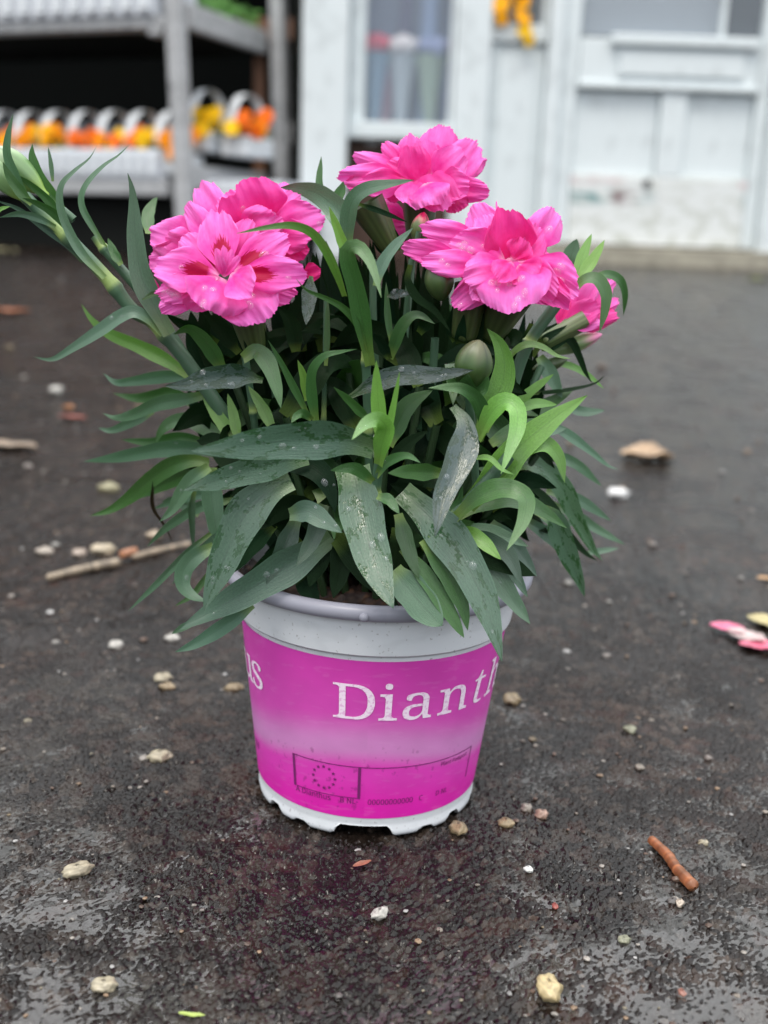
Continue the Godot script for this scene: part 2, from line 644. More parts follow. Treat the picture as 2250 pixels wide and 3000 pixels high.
# ------------------------------------------------------------------ shop front
func _shop_front() -> void:
	var w: Material = mats.white_paint
	var s := thing("shop_front", "white painted wooden shop front with a window and a panelled door", "shop", Vector3(0.5, 0.15, -3.5))
	var o := s.position
	var b := func(n: String, x0: float, y0: float, z0: float, x1: float, y1: float, z1: float, m: Material, p: Node = null) -> MeshInstance3D:
		return box(n, Vector3(x0, y0, z0) - o, Vector3(x1, y1, z1) - o, m, s) if p == null else box(n, Vector3(x0, y0, z0) - o - p.position, Vector3(x1, y1, z1) - o - p.position, m, p)
	b.call("pillar", -0.312, 0.10, -3.56, -0.163, 2.25, -3.38, w)
	var win := Node3D.new()
	win.name = "window"
	s.add_child(win)
	b.call("frame", -0.160, 0.575, -3.56, -0.110, 2.0, -3.47, w, win)
	b.call("frame", 0.170, 0.575, -3.56, 0.184, 2.0, -3.47, w, win)
	b.call("frame", -0.160, 2.002, -3.56, 0.184, 2.05, -3.47, w, win)
	b.call("sill", -0.162, 0.520, -3.56, 0.186, 0.573, -3.44, w, win)
	b.call("glass_pane", -0.112, 0.574, -3.524, 0.172, 2.001, -3.518, mats.pane, win)
	b.call("stall_riser", -0.162, 0.12, -3.60, 0.186, 0.518, -3.50, mats.dark_wood)
	b.call("pilaster", 0.187, 0.12, -3.58, 0.303, 2.15, -3.465, w)
	# narrow side light beside the door
	var side := Node3D.new()
	side.name = "side_panel"
	s.add_child(side)
	b.call("lower_panel", 0.305, 0.14, -3.60, 0.490, 0.84, -3.515, w, side)
	b.call("raised_field", 0.335, 0.19, -3.516, 0.462, 0.800, -3.506, w, side)
	b.call("ledge", 0.304, 0.842, -3.60, 0.490, 0.898, -3.495, w, side)
	b.call("stile", 0.305, 0.90, -3.60, 0.313, 2.0, -3.50, w, side)
	b.call("stile", 0.470, 0.90, -3.60, 0.490, 2.0, -3.50, w, side)
	b.call("head", 0.305, 2.002, -3.60, 0.490, 2.05, -3.50, w, side)
	b.call("glass_pane", 0.314, 0.899, -3.543, 0.469, 2.001, -3.538, mats.pane, side)
	# door and its frame
	b.call("door_post", 0.492, 0.14, -3.60, 0.541, 2.05, -3.468, w)
	b.call("door_post", 1.252, 0.14, -3.60, 1.32, 2.05, -3.468, w)
	b.call("door_head", 0.4905, 2.052, -3.60, 1.32, 2.15, -3.468, w)
	var d := Node3D.new()
	d.name = "door"
	s.add_child(d)
	b.call("stile", 0.545, 0.202, -3.56, 0.600, 1.95, -3.51, w, d)
	b.call("stile", 1.205, 0.202, -3.56, 1.249, 1.95, -3.51, w, d)
	b.call("muntin", 0.888, 0.432, -3.56, 0.976, 0.708, -3.512, w, d)
	var kick: MeshInstance3D = b.call("kick_rail", 0.602, 0.202, -3.56, 1.203, 0.430, -3.508, mats.scuffed, d)
	kick.mesh = kick.mesh.duplicate()
	b.call("lock_rail", 0.602, 0.710, -3.56, 1.203, 0.868, -3.512, w, d)
	b.call("letter_panel", 0.735, 0.752, -3.514, 1.150, 0.826, -3.500, w, d)
	b.call("ledge", 0.700, 0.845, -3.514, 1.190, 0.878, -3.484, w, d)
	b.call("drip_moulding", 0.604, 0.709, -3.514, 1.200, 0.728, -3.496, w, d)
	for x in [[0.602, 0.886], [0.978, 1.203]]:
		b.call("sunk_panel", x[0], 0.432, -3.555, x[1], 0.708, -3.535, w, d)
	b.call("top_rail", 0.602, 1.85, -3.56, 1.203, 1.95, -3.512, w, d)
	b.call("glass_pane", 0.601, 0.880, -3.537, 1.204, 1.849, -3.532, mats.pane, d)
	b.call("roller_blind", 0.606, 0.880, -3.575, 1.078, 1.849, -3.568, mats.blind, d)
	b.call("glazing_bar", 1.060, 0.880, -3.531, 1.078, 1.849, -3.512, w, d)
	var knob := SphereMesh.new()
	knob.radius = 0.014
	knob.height = 0.028
	put("bolt_knob", knob, std(Color(0.12, 0.12, 0.12), 0.4), d, Vector3(0.861, 0.412, -3.500) - o)
	b.call("doorstep", 0.305, 0.08, -3.60, 1.75, 0.196, -3.44, mats.concrete)
	b.call("upper_wall", -0.312, 2.252, -3.60, 3.4, 2.42, -3.46, w)
	b.call("fascia_board", -0.162, 2.152, -3.60, 1.32, 2.251, -3.47, w)
	b.call("upper_frieze", -0.162, 2.052, -3.60, 0.489, 2.151, -3.475, w)
	b.call("side_wall", 1.322, 0.05, -3.62, 3.4, 2.251, -3.46, w)
	# the dim room behind the glass
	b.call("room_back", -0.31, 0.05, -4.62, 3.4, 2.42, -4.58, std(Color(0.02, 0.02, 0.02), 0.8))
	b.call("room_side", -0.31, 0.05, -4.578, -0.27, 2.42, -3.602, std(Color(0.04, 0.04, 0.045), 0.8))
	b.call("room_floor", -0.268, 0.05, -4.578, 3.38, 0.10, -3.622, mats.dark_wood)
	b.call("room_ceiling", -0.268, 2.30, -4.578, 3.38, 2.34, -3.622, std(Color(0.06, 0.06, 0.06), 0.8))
	b.call("display_shelf", -0.24, 0.50, -4.10, 0.30, 0.548, -3.602, w)
	b.call("display_back", -0.24, 0.55, -3.76, 0.298, 1.35, -3.74, std(Color(0.13, 0.18, 0.29), 0.7))
	# dark open store to the left of the pillar
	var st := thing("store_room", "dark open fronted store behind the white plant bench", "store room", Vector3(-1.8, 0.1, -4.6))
	var so := st.position
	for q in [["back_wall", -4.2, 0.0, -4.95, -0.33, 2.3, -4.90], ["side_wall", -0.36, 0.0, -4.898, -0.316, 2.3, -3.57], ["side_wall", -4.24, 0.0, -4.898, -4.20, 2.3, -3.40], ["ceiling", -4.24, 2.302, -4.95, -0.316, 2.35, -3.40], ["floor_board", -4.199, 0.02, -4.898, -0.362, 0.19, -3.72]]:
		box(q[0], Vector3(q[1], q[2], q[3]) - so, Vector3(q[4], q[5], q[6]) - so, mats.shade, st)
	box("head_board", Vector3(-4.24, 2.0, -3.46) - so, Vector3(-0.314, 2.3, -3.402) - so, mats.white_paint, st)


# ------------------------------------------------------------------ goods behind the window
func bunch(called: String, label: String, at: Vector3, col: Color, n: int, r: float, wrap: Color) -> void:
	var t := thing(called, label, "bouquet", at)
	var prof := [Vector2(0.012, 0.0), Vector2(0.02, 0.05), Vector2(r * 0.85, 0.22), Vector2(r * 1.05, 0.26)]
	var wm := std(wrap, 0.35)
	wm.cull_mode = BaseMaterial3D.CULL_DISABLED
	put("wrapping", lathe(prof, 18), wm, t)
	var fm := std(col, 0.6)
	var ball := SphereMesh.new()
	ball.radius = 0.028
	ball.height = 0.05
	ball.radial_segments = 10
	ball.rings = 6
	for k in n:
		var a := k * 2.4
		var q := sqrt((k + 0.5) / n) * r
		var h := put("flower_head", ball, fm, t, Vector3(sin(a) * q, 0.285 - q * q * 3.0 + rng.randf() * 0.015, cos(a) * q))
		h.rotation = Vector3(rng.randf(), rng.randf(), rng.randf())


func _display() -> void:
	bunch("bouquet", "red bouquet standing in the shop window at the left", Vector3(-0.080, 0.552, -3.63), Color(0.62, 0.02, 0.09), 9, 0.05, Color(0.20, 0.32, 0.45))
	bunch("bouquet", "white bouquet beside the red one in the shop window", Vector3(0.012, 0.549, -3.63), Color(0.75, 0.72, 0.75), 9, 0.05, Color(0.40, 0.46, 0.52))
	bunch("bouquet", "blue grey bouquet at the right of the shop window", Vector3(0.112, 0.549, -3.63), Color(0.26, 0.32, 0.55), 10, 0.055, Color(0.30, 0.40, 0.32))
	bunch("bouquet", "pale pink bouquet at the back of the shop window", Vector3(-0.04, 0.549, -3.69), Color(0.6, 0.36, 0.44), 10, 0.06, Color(0.42, 0.22, 0.32))
	bunch("bouquet", "mauve bouquet behind the blue grey one in the shop window", Vector3(0.185, 0.549, -3.68), Color(0.40, 0.30, 0.48), 10, 0.06, Color(0.16, 0.20, 0.45))
	var r1 := thing("paper_roll", "dark blue roll of paper standing tall in the shop window", "paper roll", Vector3(0.020, 0.549, -3.715))
	put("roll", lathe([Vector2(0.0, 0.0), Vector2(0.022, 0.0), Vector2(0.022, 0.8), Vector2(0.0, 0.8)], 18), std(Color(0.06, 0.06, 0.16), 0.6), r1)
	var r2 := thing("paper_roll", "pale blue roll of paper standing tall in the shop window", "paper roll", Vector3(0.105, 0.549, -3.69))
	put("roll", lathe([Vector2(0.0, 0.0), Vector2(0.032, 0.0), Vector2(0.032, 0.75), Vector2(0.0, 0.75)], 18), std(Color(0.22, 0.32, 0.52), 0.6), r2)
	# yellow blossom hanging in front of the side light
	var g := thing("hanging_blossom", "yellow blossom hanging before the narrow side window beside the door", "flowers", Vector3(0.385, 1.25, -3.47))
	var cord := box("cord", Vector3(-0.002, -0.28, -0.002), Vector3(0.002, 0.3, 0.002), mats.dark_wood, g)
	cord.rotation.z = 0.05
	for q in [[-0.058, -0.30, 0.03], [-0.052, -0.34, 0.024], [0.012, -0.29, 0.026], [0.016, -0.335, 0.028], [0.024, -0.375, 0.024], [0.040, -0.405, 0.02], [-0.012, -0.25, 0.03], [0.03, -0.24, 0.03]]:
		var f := pansy(mats.pansy_amber if q[0] < 0.02 else mats.pansy_yellow, q[2])
		f.position = Vector3(q[0], q[1], 0.0)
		f.name = "flower"
		g.add_child(f, true)
	var bl := SurfaceTool.new()
	bl.begin(Mesh.PRIMITIVE_TRIANGLES)
	for k in 26:
		leaflet(bl, Vector3(rng.randf_range(-0.06, 0.04), rng.randf_range(-0.36, 0.2), rng.randf_range(-0.03, -0.01)), rng.randf_range(0.02, 0.035))
	bl.generate_normals()
	put("foliage", bl.commit(), mats.pansy_leaf, g)
	var boards := thing("trestle", "brown wooden trestle standing in the dark store behind the bench", "trestle", Vector3(-0.45, 0.19, -4.1))
	box("top_board", Vector3(-0.23, 0.70, -0.15), Vector3(0.13, 0.775, 0.15), mats.brown_wood, boards)
	box("leg", Vector3(-0.105, 0.0, -0.04), Vector3(-0.06, 0.698, 0.0), mats.brown_wood, boards)
	box("leg", Vector3(0.05, 0.0, -0.04), Vector3(0.09, 0.698, 0.0), mats.brown_wood, boards)


func leaflet(st: SurfaceTool, at: Vector3, r: float) -> void:
	var d := Vector3(rng.randfn(), absf(rng.randfn()) * 0.6, rng.randfn()).normalized()
	var s := d.cross(Vector3(rng.randf(), 1, rng.randf())).normalized() * r * 0.38
	var mid := at + d * r * 0.55 + Vector3(0, r * 0.08, 0)
	var tip := at + d * r
	for tri in [[at, mid - s, mid + s], [mid - s, tip, mid + s]]:
		for v: Vector3 in tri:
			st.add_vertex(v)


func pansy(m: Material, r: float) -> MeshInstance3D:
	# five rounded petals round a dark eye
	var st := SurfaceTool.new()
	st.begin(Mesh.PRIMITIVE_TRIANGLES)
	for k in 5:
		var a := TAUF * k / 5.0 + 0.3
		var c := Vector3(sin(a), cos(a), 0.0) * r * 0.52
		var lift := 0.0012 * k
		for i in 10:
			var p := TAUF * i / 10.0
			var q := TAUF * (i + 1) / 10.0
			st.add_vertex(c + Vector3(0, 0, lift + r * 0.14))
			st.add_vertex(c + Vector3(sin(p), cos(p), 0) * r * 0.56 + Vector3(0, 0, lift + 0.1 * r * sin(p * 3.0)))
			st.add_vertex(c + Vector3(sin(q), cos(q), 0) * r * 0.56 + Vector3(0, 0, lift + 0.1 * r * sin(q * 3.0)))
	st.generate_normals()
	var o := MeshInstance3D.new()
	o.mesh = st.commit()
	o.material_override = m
	o.rotation = Vector3(rng.randf_range(-0.5, 0.1), rng.randf_range(-0.5, 0.5), rng.randf_range(0, 6))
	return o


# ------------------------------------------------------------------ plant bench
func crate(label: String, group: String, frame: Transform3D, size: Vector3, pitch: float) -> Node3D:
	var t := thing("ribbed_crate", label, "crate", frame.origin, group)
	t.basis = frame.basis
	var h := size / 2.0
	box("wall", Vector3(-h.x, 0, h.z - 0.008), Vector3(h.x, size.y, h.z), mats.crate, t)
	box("wall", Vector3(-h.x, 0, -h.z), Vector3(h.x, size.y, -h.z + 0.008), mats.crate, t)
	box("wall", Vector3(-h.x, 0, -h.z + 0.009), Vector3(-h.x + 0.008, size.y, h.z - 0.009), mats.crate, t)
	box("wall", Vector3(h.x - 0.008, 0, -h.z + 0.009), Vector3(h.x, size.y, h.z - 0.009), mats.crate, t)
	box("floor_panel", Vector3(-h.x + 0.009, 0.0, -h.z + 0.009), Vector3(h.x - 0.009, 0.006, h.z - 0.009), mats.crate, t)
	var n := int(size.x / pitch)
	for k in n:
		var x := -h.x + (k + 0.5) * size.x / n
		box("rib", Vector3(x - pitch * 0.29, 0.012, h.z + 0.001), Vector3(x + pitch * 0.29, size.y - 0.01, h.z + 0.016), mats.white_plastic, t)
	return t


func _bench() -> void:
	var yaw := deg_to_rad(-21.0)
	var base := Vector3(-0.662, gh(-0.66, -3.1), -3.1)
	var t := thing("plant_bench", "white painted two tier plant bench left of the shop pillar", "plant bench", base)
	t.rotation.y = yaw
	var f := Transform3D(Basis(Vector3.UP, yaw), base)
	var y0 := base.y
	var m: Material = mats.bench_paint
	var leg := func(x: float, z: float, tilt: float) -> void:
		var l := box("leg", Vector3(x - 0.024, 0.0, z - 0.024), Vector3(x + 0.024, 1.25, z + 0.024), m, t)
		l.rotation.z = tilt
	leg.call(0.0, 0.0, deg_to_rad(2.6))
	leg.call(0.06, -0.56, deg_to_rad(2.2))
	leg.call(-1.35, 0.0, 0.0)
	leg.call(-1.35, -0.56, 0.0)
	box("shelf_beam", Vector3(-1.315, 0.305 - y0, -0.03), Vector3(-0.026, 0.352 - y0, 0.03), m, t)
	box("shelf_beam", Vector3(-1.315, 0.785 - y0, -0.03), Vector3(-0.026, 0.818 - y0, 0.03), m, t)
	box("end_board", Vector3(0.0, 0.79 - y0, -0.525), Vector3(0.03, 0.862 - y0, -0.036), m, t)
	box("end_board", Vector3(0.0, 0.33 - y0, -0.525), Vector3(0.03, 0.40 - y0, -0.036), m, t)
	box("shelf_board", Vector3(-1.34, 0.318 - y0, -0.58), Vector3(-0.002, 0.338 - y0, -0.032), m, t)
	box("shelf_board", Vector3(-1.34, 0.79 - y0, -0.58), Vector3(-0.002, 0.806 - y0, -0.032), mats.shade, t)  # upper shelf near-black: shade of its underside put into the colour
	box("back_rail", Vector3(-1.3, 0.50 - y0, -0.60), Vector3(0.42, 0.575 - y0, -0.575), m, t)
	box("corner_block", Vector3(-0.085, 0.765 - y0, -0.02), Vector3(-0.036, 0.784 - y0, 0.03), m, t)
	box("shade_board", Vector3(-1.33, 0.0, -0.06), Vector3(-0.02, 0.302 - y0, -0.045), mats.shade, t)  # black boards added as the shade under the bench, front and end
	box("shade_board", Vector3(-0.018, 0.0, -0.58), Vector3(-0.003, 0.302 - y0, -0.06), mats.shade, t)
	var at := func(x: float, y: float, z: float) -> Transform3D:
		return Transform3D(f.basis, f * Vector3(x, y - y0, z))
	crate("pale ribbed crate on the upper shelf of the bench, beside the corner leg", "ribbed crates", at.call(-0.36, 0.8195, -0.08), Vector3(0.62, 0.13, 0.24), 0.058)
	crate("pale ribbed crate on the upper shelf of the bench, at the far left", "ribbed crates", at.call(-0.995, 0.8195, -0.08), Vector3(0.62, 0.13, 0.24), 0.058)
	crate("pale ribbed crate under the front row of pansies, beside the corner leg", "ribbed crates", at.call(-0.36, 0.3535, -0.10), Vector3(0.62, 0.088, 0.26), 0.04)
	crate("pale ribbed crate under the pansies at the far left of the lower shelf", "ribbed crates", at.call(-0.995, 0.3535, -0.10), Vector3(0.62, 0.088, 0.26), 0.04)
	var gb := thing("seedling_tray", "green seedlings in a tray on the top shelf behind the corner leg", "seedling tray", f * Vector3(-0.10, 0.8075 - y0, -0.38))
	gb.rotation.y = yaw
	box("tray", Vector3(-0.1, 0, -0.16), Vector3(0.1, 0.05, 0.16), mats.crate, gb)
	var gl := SurfaceTool.new()
	gl.begin(Mesh.PRIMITIVE_TRIANGLES)
	for k in 420:
		leaflet(gl, Vector3(rng.randf_range(-0.1, 0.1), rng.randf_range(0.05, 0.12), rng.randf_range(-0.17, 0.17)), rng.randf_range(0.02, 0.04))
	gl.generate_normals()
	var young := std(Color(0.12, 0.30, 0.07), 0.5)
	young.cull_mode = BaseMaterial3D.CULL_DISABLED
	tag(put("foliage", gl.commit(), young, gb), "", "", "", "stuff")
	# carry packs of pansies along the lower shelf
	var order := ["first", "second", "third", "fourth", "fifth", "sixth", "seventh"]
	var cols := [["pansy_amber", "amber"], ["pansy_orange", "orange"], ["pansy_amber", "amber"], ["pansy_red", "orange and red"], ["pansy_orange", "orange"], ["pansy_yellow", "yellow and orange"], ["pansy_orange", "orange"]]
	for k in 7:
		pack("%s pansies in the %s white carry pack from the left" % [cols[k][1], order[k]], at.call(-0.715 + k * 0.1085, 0.372, -0.09), cols[k][0], k)
	pack("yellow pansies in a carry pack just right of the corner leg", at.call(-0.024, 0.449, -0.227), "pansy_yellow", 8)
	pack("orange pansies in a carry pack before the rear bench leg", at.call(0.093, 0.439, -0.271), "pansy_red", 9)
	crate("pale ribbed crate on the low stand right of the corner leg", "ribbed crates", at.call(0.16, 0.276, -0.27), Vector3(0.27, 0.085, 0.30), 0.04)
	var stand := thing("low_stand", "grey low stand carrying a crate of pansies right of the bench leg", "stand", f * Vector3(0.16, 0.0, -0.27))
	stand.rotation.y = yaw
	box("top_board", Vector3(-0.14, 0.235 - y0, -0.16), Vector3(0.14, 0.275 - y0, 0.16), m, stand)
	for q in [[-0.11, -0.12], [0.11, -0.12], [-0.11, 0.12], [0.11, 0.12]]:
		box("leg", Vector3(q[0] - 0.015, 0.0, q[1] - 0.015), Vector3(q[0] + 0.015, 0.234 - y0, q[1] + 0.015), mats.shade, stand)


func pack(label: String, frame: Transform3D, main: String, n: int) -> void:
	var t := thing("pansy_pack", label, "pansies", frame.origin, "carry packs of pansies")
	t.basis = frame.basis
	box("tray", Vector3(-0.048, 0, -0.09), Vector3(0.048, 0.06, 0.09), mats.white_plastic, t)
	# the handle: a broad white band arching from front to back
	var vs := PackedVector3Array()
	var uvs := PackedVector2Array()
	for j in 25:
		var a := PI * j / 24.0
		var c := Vector3(-0.034 + 0.055 * (1.0 - cos(a)) * 0.5, 0.058 + 0.135 * pow(sin(a), 0.7), 0.055 * cos(a))
		for i in 5:
			var u := i / 4.0 - 0.5
			vs.append(c + Vector3(u * 0.031, 0, 0.004 * cos(u * 5.0)))
			uvs.append(Vector2(u, a))
	var hm: StandardMaterial3D = mats.white_plastic.duplicate() if not mats.has("handle") else mats.handle
	hm.cull_mode = BaseMaterial3D.CULL_DISABLED
	mats.handle = hm
	put("handle", grid_mesh(vs, uvs, PackedColorArray(), 5, 25), hm, t)
	var st := SurfaceTool.new()
	st.begin(Mesh.PRIMITIVE_TRIANGLES)
	for k in 90:
		leaflet(st, Vector3(rng.randf_range(-0.045, 0.045), rng.randf_range(0.055, 0.085), rng.randf_range(-0.085, 0.095)), rng.randf_range(0.02, 0.035))
	st.generate_normals()
	tag(put("foliage", st.commit(), mats.pansy_leaf, t), "", "", "", "stuff")
	var names := ["pansy_orange", "pansy_amber", "pansy_yellow", "pansy_red"]
	for k in 8:
		var fl := pansy(mats[main if rng.randf() < 0.6 else names[rng.randi() % 4]], rng.randf_range(0.024, 0.032))
		fl.position = Vector3(rng.randf_range(-0.004, 0.066), rng.randf_range(0.055, 0.125), rng.randf_range(0.0, 0.11))
		fl.name = "flower"
		t.add_child(fl, true)


# ------------------------------------------------------------------ pot
func pot_r(h: float) -> float:
	return lerpf(0.0473, 0.0570, h / 0.0815)


func _pot() -> void:
	var t := thing("flower_pot", "white plastic plant pot wrapped in a pink printed Dianthus label", "plant pot", Vector3(0, 0.0006, 0))
	t.rotation.z = deg_to_rad(-0.8)
	var notches := [[0.0, 13.0, 0.0054], [33.0, 3.4, 0.0026], [52.0, 3.8, 0.0042], [77.0, 4.0, 0.0026], [100.0, 12.0, 0.0046], [130.0, 3.5, 0.002], [150.0, 4.0, 0.003], [178.0, 10.0, 0.0046]]
	var feet := func(a: float) -> float:
		var d := absf(rad_to_deg(a))
		var h := 0.0
		for q: Array in notches:
			h = maxf(h, q[2] * sm(q[1] + 3.2, q[1] - 1.4, absf(d - q[0])))
		return h
	var body := [Vector2(0.0420, 0.0), Vector2(0.0462, 0.0), Vector2(0.0474, 0.0006), Vector2(0.0478, 0.0016), Vector2(0.0479, 0.003), Vector2(0.0476, 0.0050), Vector2(0.0477, 0.0065), Vector2(0.0481, 0.0085)]
	for k in range(1, 12):
		var h := 0.0085 + 0.0735 * k / 11.0
		body.append(Vector2(pot_r(h) - 0.0004, h))
	for p in [[0.0570, 0.0824], [0.0573, 0.0832], [0.0585, 0.0834], [0.0588, 0.0840], [0.0598, 0.090], [0.0612, 0.0965], [0.0620, 0.0985], [0.0628, 0.0990], [0.0630, 0.0996]]:
		body.append(Vector2(p[0], p[1]))
	var shell := std(Color(1, 1, 1), 0.36)
	var dirt := noise(0.12, 98, 4)
	shell.albedo_texture = tex(1024, 256, func(x: int, y: int) -> Color:
		var g := 0.74 - 0.05 * sm(0.0, 0.5, dirt.get_noise_2d(x * 0.15, y * 0.3))
		var c := Color(g, g * 1.035, g * 1.075)
		var k := sm(0.50, 0.58, dirt.get_noise_2d(x * 1.2, y * 1.2)) * 0.5 + 0.5 * sm(236.0, 256.0, y) * sm(-0.2, 0.3, dirt.get_noise_2d(x * 0.6, y * 0.6))
		return c.lerp(Color(0.12, 0.09, 0.07), clampf(k, 0, 0.7)))
	put("body", lathe(body, 220, feet), shell, t)
	var rim := []
	for k in 13:
		var a := -PI * 0.62 + PI * 1.5 * k / 12.0
		rim.append(Vector2(0.0636 + 0.0030 * cos(a), 0.1026 + 0.0032 * sin(a)))
	rim.append(Vector2(0.0605, 0.1030))
	rim.append(Vector2(0.0590, 0.0900))
	put("rim", lathe(rim, 160), mats.rim_plastic, t)
	var nub := SphereMesh.new()
	nub.radius = 0.0018
	nub.height = 0.0036
	put("rim_nub", nub, mats.rim_plastic, t, Vector3(-0.0035, 0.1020, 0.0662))
	var inner := lathe([Vector2(0.0600, 0.1020), Vector2(0.0570, 0.0860), Vector2(0.0440, 0.006), Vector2(0.0, 0.006)], 96)
	var im: StandardMaterial3D = mats.white_plastic.duplicate()
	im.cull_mode = BaseMaterial3D.CULL_DISABLED
	put("inner_wall", inner, im, t)
	# soil: a lumpy disc of dark peat with fibres
	var vs := PackedVector3Array()
	var uvs := PackedVector2Array()
	var cs := PackedColorArray()
	var lump := noise(0.12, 81, 4)
	for j in 40:
		for i in 97:
			var a := TAUF * i / 96.0
			var r := 0.0592 * j / 39.0
			var p := Vector3(sin(a) * r, 0.0, cos(a) * r)
			var h := lump.get_noise_2d(p.x * 1000.0, p.z * 1000.0)
			p.y = 0.0945 + 0.004 * h + 0.002 * (1.0 - r / 0.06)
			vs.append(p)
			uvs.append(Vector2(p.x, p.z))
			var c := Color(0.014, 0.007, 0.004).lerp(Color(0.07, 0.03, 0.014), sm(0.0, 0.5, lump.get_noise_2d(p.x * 2500.0, p.z * 2500.0)))
			cs.append(c)
	var sm_ := StandardMaterial3D.new()
	sm_.vertex_color_use_as_albedo = true
	sm_.roughness = 0.7
	sm_.cull_mode = BaseMaterial3D.CULL_DISABLED
	put("potting_soil", grid_mesh(vs, uvs, cs, 97, 40), sm_, t)
	# the printed sleeve
	var sleeve := []
	var sv := PackedVector3Array()
	var su := PackedVector2Array()
	for j in 33:
		var h := 0.0092 + 0.0716 * j / 32.0
		for i in 161:
			var a := TAUF * i / 160.0 - PI
			sv.append(Vector3(sin(a), 0, cos(a)) * pot_r(h) + Vector3(0, h, 0))
			su.append(Vector2(a / TAUF, clampf(1.0 - j / 32.0 - 0.17 * pow(sin(a), 2.0) * sin(PI * j / 32.0), 0.004, 0.996)))
	var pm := std(Color(1, 1, 1), 0.36)
	var mott := noise(0.05, 91, 3)
	var nick := noise(0.09, 97, 4)
	pm.albedo_texture = tex(768, 256, func(x: int, y: int) -> Color:
		var v := y / 255.0
		var top := Color(0.66, 0.050, 0.42)
		var light := Color(0.66, 0.25, 0.57)
		var low := Color(0.78, 0.020, 0.44)
		var c := top.lerp(Color(0.68, 0.075, 0.46), sm(0.0, 0.35, v)).lerp(light, sm(0.30, 0.52, v))
		c = c.lerp(Color(0.76, 0.055, 0.49), sm(0.54, 0.68, v)).lerp(low, sm(0.68, 0.95, v))
		c = c * (1.0 + 0.07 * mott.get_noise_2d(x * 0.4, y * 0.4))
		var scuff := sm(0.38, 0.46, nick.get_noise_2d(x * 1.4, y * 0.5)) * sm(-0.1, 0.3, mott.get_noise_2d(x * 0.15 + 50.0, y * 0.15))
		c = c.lerp(Color(0.16, 0.02, 0.11), 0.4 * scuff * sm(0.5, 0.56, v))
		var rub := sm(0.28, 0.45, nick.get_noise_2d(x * 0.3 + 400.0, y * 0.9))
		return c.lerp(Color(0.80, 0.45, 0.72), 0.07 * rub))
	put("label_sleeve", grid_mesh(sv, su, PackedColorArray(), 161, 33), pm, t)
	_print(t)


var sx := 1.0


func bend(st: SurfaceTool, p: Vector2, a0: float, h0: float, slope: float) -> void:
	var h := h0 + p.y
	var r := pot_r(h) + 0.00022
	var a := a0 + (p.x * sx + slope * p.y) / 0.0535
	var n := Vector3(sin(a), 0, cos(a))
	st.set_normal(n)
	st.set_uv(p * 30.0)
	st.add_vertex(n * r + Vector3(0, h, 0))


func bent_tri(st: SurfaceTool, a: Vector2, b: Vector2, c: Vector2, a0: float, h0: float, slope: float, depth := 0) -> void:
	var ab := absf(a.x - b.x)
	var bc := absf(b.x - c.x)
	var ca := absf(c.x - a.x)
	var most := maxf(ab, maxf(bc, ca))
	if most < 0.0022 or depth > 7:
		for p: Vector2 in [a, b, c]:
			bend(st, p, a0, h0, slope)
		return
	if most == ab:
		var m := (a + b) / 2.0
		bent_tri(st, a, m, c, a0, h0, slope, depth + 1)
		bent_tri(st, m, b, c, a0, h0, slope, depth + 1)
	elif most == bc:
		var m := (b + c) / 2.0
		bent_tri(st, a, b, m, a0, h0, slope, depth + 1)
		bent_tri(st, a, m, c, a0, h0, slope, depth + 1)
	else:
		var m := (c + a) / 2.0
		bent_tri(st, a, b, m, a0, h0, slope, depth + 1)
		bent_tri(st, m, b, c, a0, h0, slope, depth + 1)


func letters(st: SurfaceTool, text: String, font: Font, em: float, deg: float, h: float, slope := 0.0) -> void:
	var tm := TextMesh.new()
	tm.text = text
	tm.font = font
	tm.font_size = 64
	tm.pixel_size = 0.01
	tm.depth = 0.0
	tm.curve_step = 2.0
	tm.horizontal_alignment = HORIZONTAL_ALIGNMENT_LEFT
	tm.vertical_alignment = VERTICAL_ALIGNMENT_BOTTOM
	var arr := tm.get_mesh_arrays() if tm is PrimitiveMesh else []
	var v: PackedVector3Array = arr[Mesh.ARRAY_VERTEX]
	var ix: PackedInt32Array = arr[Mesh.ARRAY_INDEX] if arr[Mesh.ARRAY_INDEX] != null else PackedInt32Array(range(v.size()))
	var lo := INF
	for p in v:
		lo = minf(lo, p.x)
	for k in range(0, ix.size() - 2, 3):
		var a := v[ix[k]]
		var b := v[ix[k + 1]]
		var c := v[ix[k + 2]]
		bent_tri(st, Vector2(a.x - lo, a.y) * em / 0.64, Vector2(b.x - lo, b.y) * em / 0.64, Vector2(c.x - lo, c.y) * em / 0.64, deg_to_rad(deg), h, slope)


func bar(st: SurfaceTool, deg: float, h: float, w: float, tall: float) -> void:
	var a := Vector2(0, 0)
	var b := Vector2(w, 0)
	var c := Vector2(w, tall)
	var d := Vector2(0, tall)
	bent_tri(st, a, d, c, deg_to_rad(deg), h, 0.0)
	bent_tri(st, a, c, b, deg_to_rad(deg), h, 0.0)


